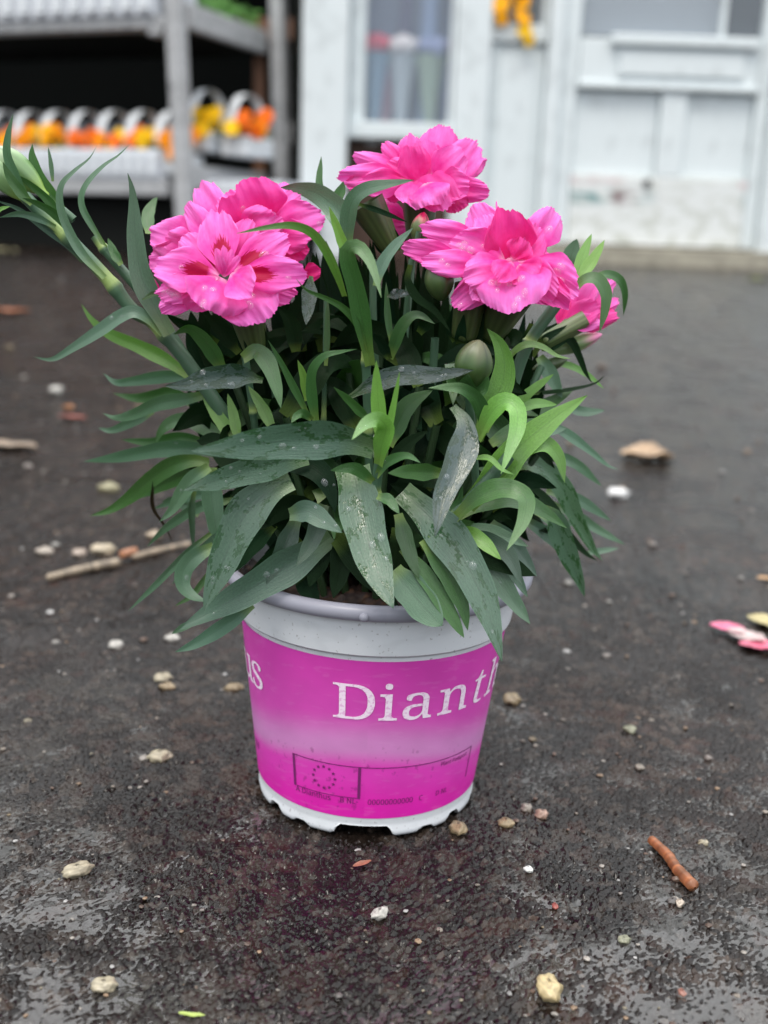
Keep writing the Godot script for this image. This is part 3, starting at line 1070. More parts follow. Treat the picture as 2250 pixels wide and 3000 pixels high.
func _print(t: Node3D) -> void:
	var serif := SystemFont.new()
	serif.font_names = PackedStringArray(["Droid Serif"])
	var sans := SystemFont.new()
	sans.font_names = PackedStringArray(["Droid Sans"])
	var st := SurfaceTool.new()
	st.begin(Mesh.PRIMITIVE_TRIANGLES)
	sx = 1.2
	var word := "Dianthus"
	var starts := [-15.0, 4.0, 14.0, 30.0, 48.0, 60.0, 77.0, 93.0]
	for turn in [0.0, -157.0]:
		for k in 8:
			letters(st, word[k], serif, 0.0215, starts[k] + turn, 0.0497, 0.12 if k in [4, 5] else 0.0)
	sx = 1.0
	var chalk := std(Color(1, 1, 1), 0.45)
	var cn := noise(0.09, 95, 3)
	chalk.albedo_texture = tex(128, 128, func(x: int, y: int) -> Color:
		return Color(0.84, 0.70, 0.82).lerp(Color(0.70, 0.36, 0.62), 0.75 * sm(0.08, 0.4, cn.get_noise_2d(x, y))))
	chalk.uv1_scale = Vector3(1.7, 1.7, 1.7)
	chalk.cull_mode = BaseMaterial3D.CULL_DISABLED
	put("white_lettering", st.commit(), chalk, t)
	var s2 := SurfaceTool.new()
	s2.begin(Mesh.PRIMITIVE_TRIANGLES)
	var R := 0.0535
	bar(s2, -36.0, 0.0185, 0.0012, 0.0150)
	bar(s2, -3.5, 0.0185, 0.0012, 0.0150)
	bar(s2, 57.5, 0.0185, 0.0005, 0.0150)
	bar(s2, -35.0, 0.0331, R * deg_to_rad(92.2), 0.0004)
	bar(s2, -34.6, 0.0186, R * deg_to_rad(31.0), 0.0003)
	for k in 12:
		var a := TAUF * k / 12.0
		var c := Vector2(sin(a), cos(a)) * 0.0050
		for q in 5:
			var p := TAUF * q / 5.0
			var e := TAUF * (q + 0.5) / 5.0
			var g := TAUF * (q - 0.5) / 5.0
			bent_tri(s2, c + Vector2(sin(g), cos(g)) * 0.0004, c + Vector2(sin(p), cos(p)) * 0.0009, c + Vector2(sin(e), cos(e)) * 0.0004, deg_to_rad(-19.5), 0.0264, 0.0)
			bent_tri(s2, c, c + Vector2(sin(g), cos(g)) * 0.0004, c + Vector2(sin(e), cos(e)) * 0.0004, deg_to_rad(-19.5), 0.0264, 0.0)
	letters(s2, "Plant Passport", sans, 0.0026, 36.5, 0.0296)
	letters(s2, "A Dianthus", sans, 0.0036, -35.0, 0.0152)
	letters(s2, "B NL-", sans, 0.0034, -11.5, 0.0152)
	letters(s2, "00000000000", sans, 0.0034, 1.5, 0.0152)
	letters(s2, "C", sans, 0.0034, 26.5, 0.0152)
	letters(s2, "D NL", sans, 0.0032, 36.0, 0.0156)
	letters(s2, "NV", sans, 0.0055, -73.0, 0.0215)
	var ink := std(Color(0.16, 0.012, 0.12), 0.5)
	ink.cull_mode = BaseMaterial3D.CULL_DISABLED
	put("dark_print", s2.commit(), ink, t)


# ------------------------------------------------------------------ the dianthus
const TINT := {
	"o": [0.062, 0.128, 0.078], "p": [0.092, 0.186, 0.110], "g": [0.050, 0.145, 0.034], "y": [0.165, 0.365, 0.060], "d": [0.011, 0.027, 0.012], "w": [0.042, 0.072, 0.062],  # d: near-black, the shade inside the foliage put into the colour
}


func tint(k: String) -> Color:
	var c: Array = TINT[k]
	var j := rng.randf_range(0.88, 1.14)
	return Color(c[0] * j * rng.randf_range(0.93, 1.07), c[1] * j, c[2] * j * rng.randf_range(0.9, 1.1)) * 1.35


func lf(k: String, hw: float, pts: Array, f0: float, f1: float, o := {}) -> void:
	count += 1
	rng.seed = 9000 + count * 7
	var at := plant.position
	var n := 34
	var p := spine(pts, n)
	leaf_from(k, hw, p, f0, f1, o, at, true)


func leaf_from(k: String, hw: float, p: PackedVector3Array, f0: float, f1: float, o: Dictionary, at: Vector3, real: bool) -> MeshInstance3D:
	var n := p.size()
	var nu := 11
	var tp: float = o.get("tp", 3.2)
	var bw: float = o.get("bw", 0.25 if k == "w" else 0.55)
	var fold: float = o.get("fold", 0.30)
	var col := tint(k)
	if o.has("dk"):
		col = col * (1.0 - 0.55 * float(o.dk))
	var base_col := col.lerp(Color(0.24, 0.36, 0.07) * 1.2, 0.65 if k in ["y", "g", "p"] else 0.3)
	if o.has("br"):
		col = Color(0.045, 0.035, 0.02)
		base_col = Color(0.05, 0.09, 0.04)
	var pale: float = o.get("pl", 0.0)
	var vs := PackedVector3Array()
	var uvs := PackedVector2Array()
	var cs := PackedColorArray()
	var v0 := rng.randf() * 0.4
	var ph := rng.randf() * 6.0
	var wav := rng.randf_range(0.4, 1.0)
	var rows := []
	for j in n:
		var u := float(j) / (n - 1)
		var t := (p[mini(j + 1, n - 1)] - p[maxi(j - 1, 0)]).normalized()
		var view := (EYE - p[j]).normalized()
		var s := t.cross(view)
		s = s.normalized()
		var nn := s.cross(t).normalized()
		var fa := deg_to_rad(lerpf(f0, f1, u))
		var side := s * cos(fa) + nn * sin(fa)
		var up := side.cross(t).normalized()
		var w := hw * lerpf(bw, 1.0, sm(0.0, 0.36, u)) * pow(maxf(1.0 - pow(u, tp), 0.0), 0.92)
		w *= 1.0 + 0.035 * sin(u * 17.0 + ph)
		w = maxf(w, 0.00006)
		rows.append([p[j], side, up, w, t])
		for i in nu:
			var q := (float(i) / (nu - 1) - 0.5) * 2.0
			var lift := fold * pow(absf(q), 1.35) * w * (1.0 - 0.7 * u) - fold * 0.3 * w + wav * 0.05 * hw * sin(u * 9.0 + ph + q * 1.3) * q
			vs.append(p[j] + side * (q * w) + up * lift - at)
			uvs.append(Vector2(q * 0.5 + 0.5, v0 + u * 0.6))
			var c := base_col.lerp(col, sm(0.0, 0.22, u))
			if pale > 0.0:
				c = c.lerp(Color(0.22, 0.36, 0.17) * 1.3, pale * sm(0.55, 0.8, u) * 0.6)
			cs.append(c)
	var mat := "leaf3" if k == "d" else "leaf0"  # d leaves take the shaded copy
	if k == "w":
		mat = "leaf2"
	elif o.has("wt"):
		mat = "leaf1"
	var mi := put("leaf", grid_mesh(vs, uvs, cs, nu, n), mats[mat], plant)
	if o.has("dr"):
		for d in int(ceil(o.dr * 0.6)):
			var j := int(n * rng.randf_range(0.25, 0.92))
			var r: Array = rows[j]
			var q := rng.randf_range(-0.7, 0.7)
			var rad := rng.randf_range(0.0003, 0.0007) * (1.0 if rng.randf() < 0.7 else 2.1)
			if r[3] < rad * 1.6:
				continue
			var up: Vector3 = r[2]
			if up.y < 0.0:
				up = -up
			var pos: Vector3 = r[0] + r[1] * (q * r[3]) + r[2] * (fold * r[3] * (pow(absf(q), 1.35) * (1.0 - 0.7 * j / n) - 0.3))
			bead(mi, pos - at, up, rad, r[4])
	return mi


func bead(parent: Node, pos: Vector3, up: Vector3, r: float, along: Vector3) -> void:
	var o := MeshInstance3D.new()
	o.name = "water_drop"
	o.mesh = drop_mesh
	o.material_override = mats.water
	var x := along.normalized()
	var z := x.cross(up).normalized()
	x = up.cross(z)
	o.transform = Transform3D(Basis(x * r * rng.randf_range(1.0, 1.35), up * r * 0.62, z * r), pos + up * r * 0.30)
	parent.add_child(o, true)


func pe(flower: String, b: Array, tp: Array, hw: float, o := {}) -> void:
	count += 1
	rng.seed = 77 + int(o.get("s", int(b[0]) * 3 + int(tp[1]) * 5 + int(tp[0])))
	var f: Node3D = flowers[flower]
	var at := plant.position + f.position
	var p0 := Vector3(b[0], b[1], b[2]) * 0.0001
	var p1 := Vector3(tp[0], tp[1], tp[2]) * 0.0001
	var seed_ := rng.randf() * 100.0
	var rn := noise(1.0, int(seed_ * 10.0), 1)
	var small: bool = o.has("sm")
	var nu := 13 if small else 57
	var nv := 12 if small else 24
	var ruf: float = o.get("ruf", 1.0)
	var length := p0.distance_to(p1)
	var t := (p1 - p0).normalized()
	var view := (EYE - (p0 + p1) / 2.0).normalized()
	var s := t.cross(view).normalized()
	var nn := s.cross(t).normalized()
	var fa := deg_to_rad(float(o.get("f", 0.0)))
	nn = (nn * cos(fa) + t * sin(fa)).normalized()
	var roll := rng.randf_range(-0.25, 0.25)
	s = s.rotated(t, roll)
	nn = nn.rotated(t, roll)
	var cup: float = o.get("cup", 0.22)
	var tn: float = o.get("t", 1.0)
	var col := Color(1, 1, 1)
	if tn < 1.0:
		col = Color(lerpf(0.80, 1.0, tn), pow(tn, 2.3), pow(tn, 1.15))
	else:
		col = Color(1.0, 1.0 + (tn - 1.0) * 2.2, 1.0 + (tn - 1.0) * 1.0)
	if o.has("gr"):
		col = Color(0.95, 1.9, 1.0)
	var vs := PackedVector3Array()
	var uvs := PackedVector2Array()
	var cs := PackedColorArray()
	var teeth := rng.randf_range(13.0, 18.0)
	for j in nv:
		var v := float(j) / (nv - 1)
		var wid := hw * (0.12 + 0.88 * pow(sin(minf(v * 1.42, 1.0) * PI / 2.0), 0.95))
		for i in nu:
			var q := (float(i) / (nu - 1) - 0.5) * 2.0
			var along := v * (1.0 - 0.55 * (1.0 - sqrt(1.0 - 0.93 * q * q)) * v)
			var jag := rn.get_noise_1d(q * 2.2 + 3.0) * 0.035 + 0.008 * asin(sin(q * teeth * 2.0 + 2.0 * rn.get_noise_1d(q * 5.0))) + 0.018 * rn.get_noise_1d(q * 15.0)
			along += jag * pow(v, 6.0)
			var across := wid * q * (1.0 - 0.10 * v * v)
			var wave := rn.get_noise_2d(q * 1.05, v * 0.8 + 5.0) * 0.42 + rn.get_noise_2d(q * 1.9 + 9.0, v * 1.6) * 0.14 * v + rn.get_noise_2d(q * 4.5 + 2.0, v * 1.6) * 0.10 * v * v * v
			var lift := ruf * wave * hw * (0.15 + v) * 0.62
			lift += cup * hw * (q * q * 0.8 - 0.3) * v
			lift -= 0.16 * length * v * v * v
			vs.append(p0 + t * (along * length) + s * across + nn * lift - at)
			uvs.append(Vector2(q * 0.5 + 0.5, v))
			cs.append(col)
	put("petal", grid_mesh(vs, uvs, cs, nu, nv), mats["petal1" if o.has("red") else "petal0"], f)
	for d in int(o.get("dr", 0)):
		var j := int(nv * rng.randf_range(0.42, 0.9))
		var i := int(nu * rng.randf_range(0.22, 0.78))
		var up := (vs[j * nu + i + 1] - vs[j * nu + i - 1]).cross(vs[(j + 1) * nu + i] - vs[(j - 1) * nu + i]).normalized()
		if up.dot(nn) < 0.0:
			up = -up
		bead(f, vs[j * nu + i], up, rng.randf_range(0.0009, 0.0019), t)


func shoot(pts: Array, r0: float, r1: float, nodes: Array, dark := false) -> void:
	var n := 60
	var p := spine(pts, n)
	var rad := PackedFloat32Array()
	var cs := PackedColorArray()
	for j in n:
		var u := float(j) / (n - 1)
		var r := lerpf(r0, r1, u)
		var c := Color(0.055, 0.125, 0.07)
		for q in nodes:
			var d: float = u - q
			r *= 1.0 + 0.28 * exp(-pow(d / 0.018, 2.0))
			var k := exp(-pow((d - 0.02) / (0.05 if d > 0.02 else 0.014), 2.0))
			c = c.lerp(Color(0.34, 0.46, 0.13), k * 0.85)
		rad.append(r)
		cs.append(c)
	put("stem", tube(p, rad, cs, plant.position), mats.stem, plant)


func blob(called: String, p0: Vector3, p1: Vector3, prof: Callable, colr: Callable, parent: Node3D, at: Vector3, wave := 0.0) -> MeshInstance3D:
	# a body of revolution from p0 to p1; prof(u) radius, colr(u, angle) colour
	var t := (p1 - p0).normalized()
	var s := t.cross(Vector3(0.2, 0.1, 1)).normalized()
	var q := s.cross(t)
	var vs := PackedVector3Array()
	var uvs := PackedVector2Array()
	var cs := PackedColorArray()
	for j in 22:
		var u := j / 21.0
		for i in 33:
			var a := TAUF * i / 32.0
			var r: float = prof.call(u)
			r *= 1.0 + wave * sin(a * 5.0 + u * 1.5)
			vs.append(p0 - at + (p1 - p0) * u + (s * cos(a) + q * sin(a)) * r)
			uvs.append(Vector2(i / 32.0, u))
			cs.append(colr.call(u, a))
	return put(called, grid_mesh(vs, uvs, cs, 33, 22), mats.stem, parent)


func calyx(flower: String, a: Array, b: Array, r0: float, r1: float, kind: String) -> void:
	var f: Node3D = flowers[flower]
	var p0 := Vector3(a[0], a[1], a[2]) * 0.0001
	var p1 := Vector3(b[0], b[1], b[2]) * 0.0001
	var low := Color(0.055, 0.085, 0.022) if kind == "olive" else Color(0.07, 0.12, 0.035)
	var high := Color(0.035, 0.048, 0.018) if kind == "olive" else Color(0.13, 0.16, 0.07)
	blob("calyx", p0, p1, func(u: float) -> float: return lerpf(r0, r1, pow(u, 0.8)) * (0.25 + 0.75 * sm(0.0, 0.12, u)),
		func(u: float, an: float) -> Color: return low.lerp(high, u) * (1.0 + 0.25 * sin(an * 15.0)), f, plant.position + f.position, 0.05)
	# calyx scales hugging the base
	for k in 4:
		var an := TAUF * k / 4.0 + 0.5
		var ax := (p1 - p0).normalized()
		var s := ax.cross(Vector3(0.2, 0.1, 1)).normalized()
		var d := s * cos(an) + s.cross(ax) * sin(an)
		var c := PackedVector3Array([p0 + d * r0 * 0.5, p0 + d * (r0 * 1.12) + ax * 0.004, p0 + d * (r0 * 1.2) + ax * 0.009, p0 + d * (r0 * 1.35) + ax * 0.013])
		var mi := leaf_from("d", r0 * 0.55, smooth_curve(c, 12), 10, 10, {"tp": 2.0, "bw": 0.8}, plant.position, false)
		mi.name = "sepal"


func bud(kind: String, a: Array, b: Array, r: float) -> void:
	var p0 := Vector3(a[0], a[1], a[2]) * 0.0001
	var p1 := Vector3(b[0], b[1], b[2]) * 0.0001
	var o := Node3D.new()
	o.name = "flower_bud"
	o.position = p0 - plant.position
	plant.add_child(o, true)
	var green := Color(0.045, 0.088, 0.022)
	var tip := Color(0.10, 0.105, 0.05)
	if kind.begins_with("bigbud"):
		green = Color(0.15, 0.27, 0.10)
		tip = Color(0.40, 0.50, 0.32)
	elif kind == "bud2":
		green = Color(0.05, 0.085, 0.025)
		tip = Color(0.09, 0.13, 0.045)
	elif kind == "redbud":
		tip = Color(0.62, 0.02, 0.12)
		green = Color(0.10, 0.14, 0.05)
	elif kind == "pinkbud":
		tip = Color(0.88, 0.26, 0.50)
		green = Color(0.20, 0.30, 0.12)
	var pw := 0.62 if kind == "bud" else 0.7
	blob("calyx", p0, p1, func(u: float) -> float:
			if kind.begins_with("bigbud"):
				return r * (0.22 * sm(0.0, 0.03, u) + 0.78 * pow(sin(clampf((u - 0.12) / 0.88, 0.0, 1.0) * PI * 0.86), 0.8)) * (1.0 - 0.9 * pow(u, 9.0))
			return r * pow(sin(clampf(u, 0.0, 1.0) * PI), pw) * (1.0 if u < 0.5 else 1.0 - 0.12 * (u - 0.5)) + 0.0003,
		func(u: float, an: float) -> Color:
			var c := green.lerp(tip, sm(0.55, 0.95, u + 0.06 * sin(an * 5.0)))
			if kind.begins_with("bigbud"):
				c = c.lerp(Color(0.26, 0.42, 0.08), sm(0.4, 0.1, u))
			return c * (1.0 + 0.10 * sin(an * 22.0 + u * 2.0) * sin(PI * u) + 0.12 * sin(an * 3.0 + u * 2.0)) * (1.0 - 0.45 * sm(0.35, 0.9, u) * exp(-pow(sin(an * 2.5 + u * 0.75) / 0.22, 2.0))),
		o, p0, 0.045)
	if kind == "bud":
		for k in 5:
			var an := TAUF * k / 5.0 + 0.7
			var ax := (p1 - p0).normalized()
			var s := ax.cross(Vector3(0.2, 0.1, 1)).normalized()
			var d := s * cos(an) + s.cross(ax) * sin(an)
			var len_ := p0.distance_to(p1)
			var c := PackedVector3Array([p0 + d * r * 0.35, p0 + d * (r * 0.74) + ax * len_ * 0.14, p0 + d * (r * 0.98) + ax * len_ * 0.27, p0 + d * (r * 1.08) + ax * len_ * 0.38])
			var mi := leaf_from("g", r * 0.62, smooth_curve(c, 16), 0, 0, {"tp": 2.0, "bw": 0.9, "dk": 0.1}, plant.position, false)
			mi.name = "sepal"


func filler() -> void:
	# the inner growth: stems rising from the soil with opposite pairs of leaves
	for k in 64:
		var a := k * 2.39996
		var q := sqrt((k + 0.5) / 64.0)
		var root := Vector3(sin(a) * q * 0.040, 0.095, cos(a) * q * 0.034 - 0.006)
		var tall := rng.randf_range(0.045, 0.112) * (1.0 - 0.25 * q)
		var top := root + Vector3(sin(a) * q * 0.034, tall, cos(a) * q * 0.022)
		top.z = minf(top.z, 0.030)
		var c := smooth_curve(PackedVector3Array([root, root.lerp(top, 0.5) + Vector3(0, 0.004, 0), top]), 14)
		var rad := PackedFloat32Array()
		var cs := PackedColorArray()
		for j in 14:
			rad.append(0.0016)
			cs.append(Color(0.022, 0.048, 0.018))  # inner stems darkened: shade of the plant interior put into their colour
		put("stem", tube(c, rad, cs, plant.position, 7), mats.stem, plant)
		var turn := rng.randf() * 6.0
		for pair in 3:
			var at := c[int(3 + pair * 5)]
			turn += 1.45
			for side in 2:
				var an := turn + PI * side
				var out := Vector3(sin(an), 0, cos(an))
				var len_ := rng.randf_range(0.030, 0.048)
				var tip := at + out * len_ * 0.8 + Vector3(0, len_ * rng.randf_range(0.1, 0.6), 0)
				var e := Vector2(tip.x / 0.088, (tip.y - 0.15) / 0.062)
				if e.length() > 1.0 or tip.z > 0.044 or Vector2(tip.x, tip.z).length() > 0.085:
					continue
				var midp := at + out * len_ * 0.42 + Vector3(0, len_ * rng.randf_range(0.25, 0.5), 0)
				leaf_from(["d", "d", "d", "g", "d"][rng.randi() % 5], rng.randf_range(0.0042, 0.0062), smooth_curve(PackedVector3Array([at, midp, tip]), 16), rng.randf_range(-30, 40), rng.randf_range(-20, 40), {"dk": 0.35}, plant.position, true)


func _plant() -> void:
	plant = thing("dianthus_plant", "pink flowering dianthus with grey green leaves growing in the pot", "plant", Vector3(0, 0.095, 0))
	flowers["front_left"] = Node3D.new()
	flowers["front_left"].name = "flower"
	flowers["front_left"].position = Vector3(-566, 2230, 444) * 0.0001 - plant.position
	plant.add_child(flowers["front_left"], true)
	flowers["back_left"] = Node3D.new()
	flowers["back_left"].name = "flower"
	flowers["back_left"].position = Vector3(-538, 2370, 162) * 0.0001 - plant.position
	plant.add_child(flowers["back_left"], true)
	flowers["top"] = Node3D.new()
	flowers["top"].name = "flower"
	flowers["top"].position = Vector3(138, 2611, -71) * 0.0001 - plant.position
	plant.add_child(flowers["top"], true)
	flowers["right"] = Node3D.new()
	flowers["right"].name = "flower"
	flowers["right"].position = Vector3(460, 2326, 356) * 0.0001 - plant.position
	plant.add_child(flowers["right"], true)
	flowers["behind"] = Node3D.new()
	flowers["behind"].name = "flower"
	flowers["behind"].position = Vector3(94, 2444, -193) * 0.0001 - plant.position
	plant.add_child(flowers["behind"], true)
	flowers["right_small"] = Node3D.new()
	flowers["right_small"].name = "flower"
	flowers["right_small"].position = Vector3(770, 2063, -160) * 0.0001 - plant.position
	plant.add_child(flowers["right_small"], true)
	filler()
	shoot([-545,1557,150, -629,1706,162, -735,1859,175, -779,1920,180, -881,2035,191, -953,2076,197, -1052,2199,209, -1186,2339,223, -1247,2390,229, -1341,2490,240], 0.00304, 0.00232, [0.42, 0.63, 0.83])
	shoot([-761,1881,120, -847,2017,115, -931,2127,110, -1015,2224,106, -1086,2304,102, -1120,2350,100], 0.00217, 0.00181, [0.9])
	shoot([-1193,2409,120, -1262,2467,120, -1322,2524,120], 0.00160, 0.00142, [])
	shoot([1,1371,600, 8,1500,629, 15,1608,655, 21,1714,680], 0.00198, 0.00182, [0.35])
	shoot([265,1360,560, 353,1461,575, 454,1594,594, 484,1639,600], 0.00285, 0.00235, [0.1])
	shoot([527,1819,150, 580,1994,150, 687,2164,150], 0.00254, 0.00236, [0.5])
	shoot([-10,1180,250, -30,1627,321, -49,1971,380], 0.00161, 0.00178, [0.6, 0.95])
	shoot([-470,1465,150, -491,1676,173, -521,1916,200], 0.00147, 0.00147, [0.5])
	shoot([398,1411,350, 360,1695,417, 331,1865,460], 0.00156, 0.00156, [0.6])
	shoot([229,1316,150, 211,1701,177, 214,2014,200], 0.00165, 0.00165, [0.5])
	shoot([345,1308,100, 359,1703,157, 395,1984,200], 0.00166, 0.00166, [0.5])
	shoot([99,1273,0, 96,1855,-28, 117,2300,-50], 0.00171, 0.00152, [0.5])
	shoot([60,1272,0, -20,1930,0, -40,2296,0], 0.00169, 0.00151, [0.5])
	shoot([483,1387,0, 587,1675,-57, 674,1885,-100], 0.00174, 0.00155, [0.5])
	shoot([-225,1188,100, -215,1715,122, -215,2136,140], 0.00111, 0.00093, [0.5])
	shoot([-330,1258,0, -406,1660,59, -423,1927,100], 0.00151, 0.00151, [0.5])
	shoot([105,2059,150, 105,2237,175, 135,2411,200], 0.00125, 0.00107, [])
	lf("p", 0.00196, [-1326,2476,240, -1361,2551,262, -1383,2631,284, -1370,2703,302, -1344,2770,320], 20, 30)
	lf("g", 0.00295, [-1229,2447,150, -1269,2500,153, -1308,2552,155, -1331,2632,158, -1329,2680,160], 15, 20)
	lf("p", 0.00093, [-1275,2549,100, -1280,2617,100, -1288,2675,100], 10, 10)
	lf("p", 0.00213, [-1036,2204,300, -1117,2292,308, -1168,2392,316, -1187,2469,322, -1175,2534,327, -1124,2584,332, -1069,2627,336, -1039,2673,340], -10, 55, {"tp": 1.8})
	lf("p", 0.00168, [-1073,2307,120, -1133,2400,111, -1163,2458,105, -1164,2508,101, -1135,2560,97, -1080,2615,90, -1025,2653,85, -979,2697,80], 20, 40, {"tp": 1.8})
	lf("o", 0.00449, [-788,2006,340, -850,2118,332, -895,2226,324, -913,2351,316, -919,2458,308, -925,2527,304, -940,2582,300], 0, 20, {"tp": 2.4})
	lf("g", 0.00188, [-1008,2247,150, -1039,2293,136, -1064,2345,120], 10, 10)
	lf("g", 0.00285, [-973,2362,-200, -986,2436,-247, -969,2491,-284, -955,2511,-300], 0, 20)
	lf("g", 0.00167, [-898,2169,200, -939,2254,186, -958,2339,173, -962,2425,160], 30, 40)
	lf("p", 0.00273, [-816,2003,320, -866,2058,328, -920,2085,335, -974,2065,341, -1042,2016,350, -1149,1944,364, -1224,1901,373, -1289,1909,380], -20, 5, {"tp": 2.4, "dr": 2})
	lf("y", 0.00324, [-776,1791,-50, -887,1859,-73, -1010,1911,-97, -1130,1953,-120, -1202,2004,-135, -1250,2068,-150], 10, 30, {"dk": 0.5})
	lf("o", 0.00146, [-1135,2255,220, -1199,2322,234, -1274,2379,249, -1358,2441,266, -1441,2471,280], 40, 20)
	lf("y", 0.00090, [-1451,2407,300, -1415,2438,300, -1377,2450,300], 10, 10)
	lf("g", 0.00107, [-799,2164,360, -837,2157,378, -878,2132,400], 10, 10)
	lf("d", 0.00287, [-644,1952,100, -760,2016,129, -841,2065,150], 10, 30)
	lf("g", 0.00356, [-615,1853,150, -665,1950,189, -730,2017,225, -792,1998,250], 10, 40)
	lf("g", 0.00215, [-1173,2367,260, -1221,2429,276, -1277,2463,289, -1331,2481,300], 40, 40)
	lf("p", 0.00292, [-734,1766,-100, -856,1782,-140, -957,1768,-172, -1066,1744,-206, -1137,1735,-228, -1195,1770,-250], 25, 10, {"dr": 3})
	lf("w", 0.00483, [-418,1867,500, -493,1887,541, -605,1881,602, -672,1862,641, -740,1861,680], 10, 0, {"dr": 9, "tp": 2.6})
	lf("p", 0.00329, [-699,1736,0, -784,1709,-27, -920,1675,-70, -1034,1619,-107, -1115,1597,-131, -1174,1611,-150], 20, 10, {"dr": 2})
	lf("p", 0.00234, [-971,1620,-200, -1031,1584,-224, -1094,1551,-248, -1173,1514,-278, -1236,1520,-300], 10, 10)
	lf("g", 0.00349, [-604,1545,50, -706,1589,-7, -789,1614,-50, -872,1593,-89, -924,1546,-119, -953,1480,-150], 20, -40, {"tp": 3.5, "dr": 2})
	lf("p", 0.00379, [-630,1466,-50, -750,1484,-88, -907,1469,-136, -1036,1436,-175, -1167,1401,-214, -1291,1376,-250], 20, 15, {"dr": 1})
	lf("g", 0.00416, [-697,1444,0, -768,1448,-24, -862,1418,-56, -960,1346,-92, -1060,1253,-133, -1162,1180,-170, -1258,1143,-200], 15, 5, {"tp": 2.4})
	lf("g", 0.00338, [-717,1382,-100, -776,1362,-132, -856,1335,-175, -960,1277,-232, -1083,1201,-300], 15, 10)
	lf("d", 0.00300, [-736,1421,-100, -837,1381,-159, -965,1301,-238, -1062,1223,-300], 30, 30)
	lf("p", 0.00367, [-656,1484,250, -720,1433,250, -765,1371,250, -805,1303,250, -856,1251,250], 0, 10, {"tp": 2.4, "dr": 3})
	lf("p", 0.00428, [-655,1473,220, -650,1363,233, -636,1271,244, -615,1141,260], 10, 20, {"tp": 4})
	lf("d", 0.00105, [-952,1333,-100, -961,1250,-100, -950,1199,-100, -915,1147,-100, -886,1094,-100, -876,1050,-100], 20, 60, {"br": 1})
	lf("p", 0.00164, [-751,1335,50, -765,1253,41, -764,1149,30, -762,1052,20], 10, 40)
	lf("p", 0.00174, [-644,1225,300, -712,1168,310, -794,1082,323, -875,996,336, -965,906,350], 30, 15)
	lf("p", 0.00363, [-625,1183,340, -698,1143,361, -738,1090,378, -737,1032,393, -697,996,406, -642,980,420], 0, 30, {"tp": 3.5, "dr": 1})
	lf("g", 0.00139, [-667,1031,200, -729,942,228, -799,897,250], 10, 10)
	lf("p", 0.00304, [-775,1169,-200, -844,1199,-241, -908,1205,-275, -959,1193,-300], 30, 20)
	lf("o", 0.00735, [-301,1528,620, -371,1492,639, -451,1415,666, -505,1309,696, -548,1195,726, -578,1121,745, -595,1062,760], -8, 5, {"tp": 3.0, "dr": 8, "wt": 0.3})
	lf("o", 0.00725, [-157,1287,500, -266,1209,537, -350,1158,565, -483,1078,608, -607,1011,648, -703,958,680], 15, 5, {"tp": 2.6, "dr": 5})
	lf("p", 0.00316, [-446,1026,560, -549,937,560, -657,862,560, -741,821,560], 10, 10)
	lf("p", 0.00150, [-676,921,500, -716,903,500, -764,872,500], 10, 10)
	lf("o", 0.00707, [0,1674,720, -112,1707,756, -253,1709,801, -390,1700,846, -524,1687,891, -610,1683,920], 20, 5, {"tp": 3.0, "dr": 14, "wt": 0.8})
	lf("o", 0.00567, [-241,1617,620, -356,1595,662, -468,1565,704, -579,1534,747, -662,1512,780], 15, 5, {"tp": 2.8, "dr": 8, "wt": 0.8})
	lf("d", 0.00526, [-373,1572,550, -285,1589,582, -198,1559,618, -155,1496,650, -135,1425,680], 20, 0, {"dr": 3, "tp": 2.4})
	lf("o", 0.00433, [-303,1402,640, -235,1426,677, -172,1404,716, -105,1374,760], 10, 5, {"dr": 6, "tp": 2.6})
	lf("o", 0.00790, [-79,1573,600, -63,1516,637, -37,1422,700, -4,1322,768, 43,1220,843, 84,1148,900], -5, 5, {"tp": 3.4, "dr": 8, "wt": 0.35, "bw": 0.8})
	lf("o", 0.00785, [103,1483,560, 210,1404,618, 305,1307,677, 382,1195,739, 437,1073,800, 475,950,860], 10, 5, {"tp": 2.6, "dr": 8, "wt": 0.6})
	lf("w", 0.00561, [272,1812,600, 313,1766,638, 316,1699,680, 286,1618,734, 244,1529,797, 217,1405,880], 10, 0, {"tp": 2.8, "dr": 4, "sl": 1})
	lf("y", 0.00289, [19,1683,650, 11,1776,659, 1,1875,670, -5,1975,680], 0, 15, {"tp": 2.7, "dk": 0.2})
	lf("y", 0.00135, [37,1681,680, 57,1800,698, 68,1875,709, 76,1944,720], 20, 30)
	lf("g", 0.00189, [-20,1745,600, -84,1814,630, -151,1875,660], 20, 30)
	lf("y", 0.00330, [15,1610,700, 23,1693,745, 37,1757,781, 11,1791,805, -35,1779,837, -76,1732,880], 30, -10, {"tp": 3.4, "pl": 1, "dr": 2})
	lf("g", 0.00188, [8,1558,660, 35,1609,687, 75,1641,711, 118,1654,735, 160,1637,760], 20, 0, {"dr": 2})
	lf("g", 0.00240, [-3,1541,660, -71,1595,699, -152,1594,740], 15, 10)
	lf("g", 0.00328, [245,1567,600, 134,1587,678, 49,1591,740], 15, 10)
	lf("g", 0.00206, [14,1497,700, 55,1491,725, 94,1451,760], 10, 10, {"dr": 1})
	lf("g", 0.00415, [46,1627,420, 78,1714,433, 121,1792,445, 204,1849,460], 10, 20, {"dk": 0.45})
	lf("d", 0.00254, [52,1564,440, 118,1645,461, 193,1700,480], 10, 10)
	lf("w", 0.00405, [-103,1809,450, -26,1859,481, 74,1904,520, 205,1918,569, 339,1946,620], 15, 10, {"dr": 8, "wt": 1})
	lf("g", 0.00292, [381,1680,520, 392,1751,551, 364,1830,587, 310,1876,618, 253,1887,645, 180,1886,680], 20, 0, {"tp": 2.6, "pl": 1})
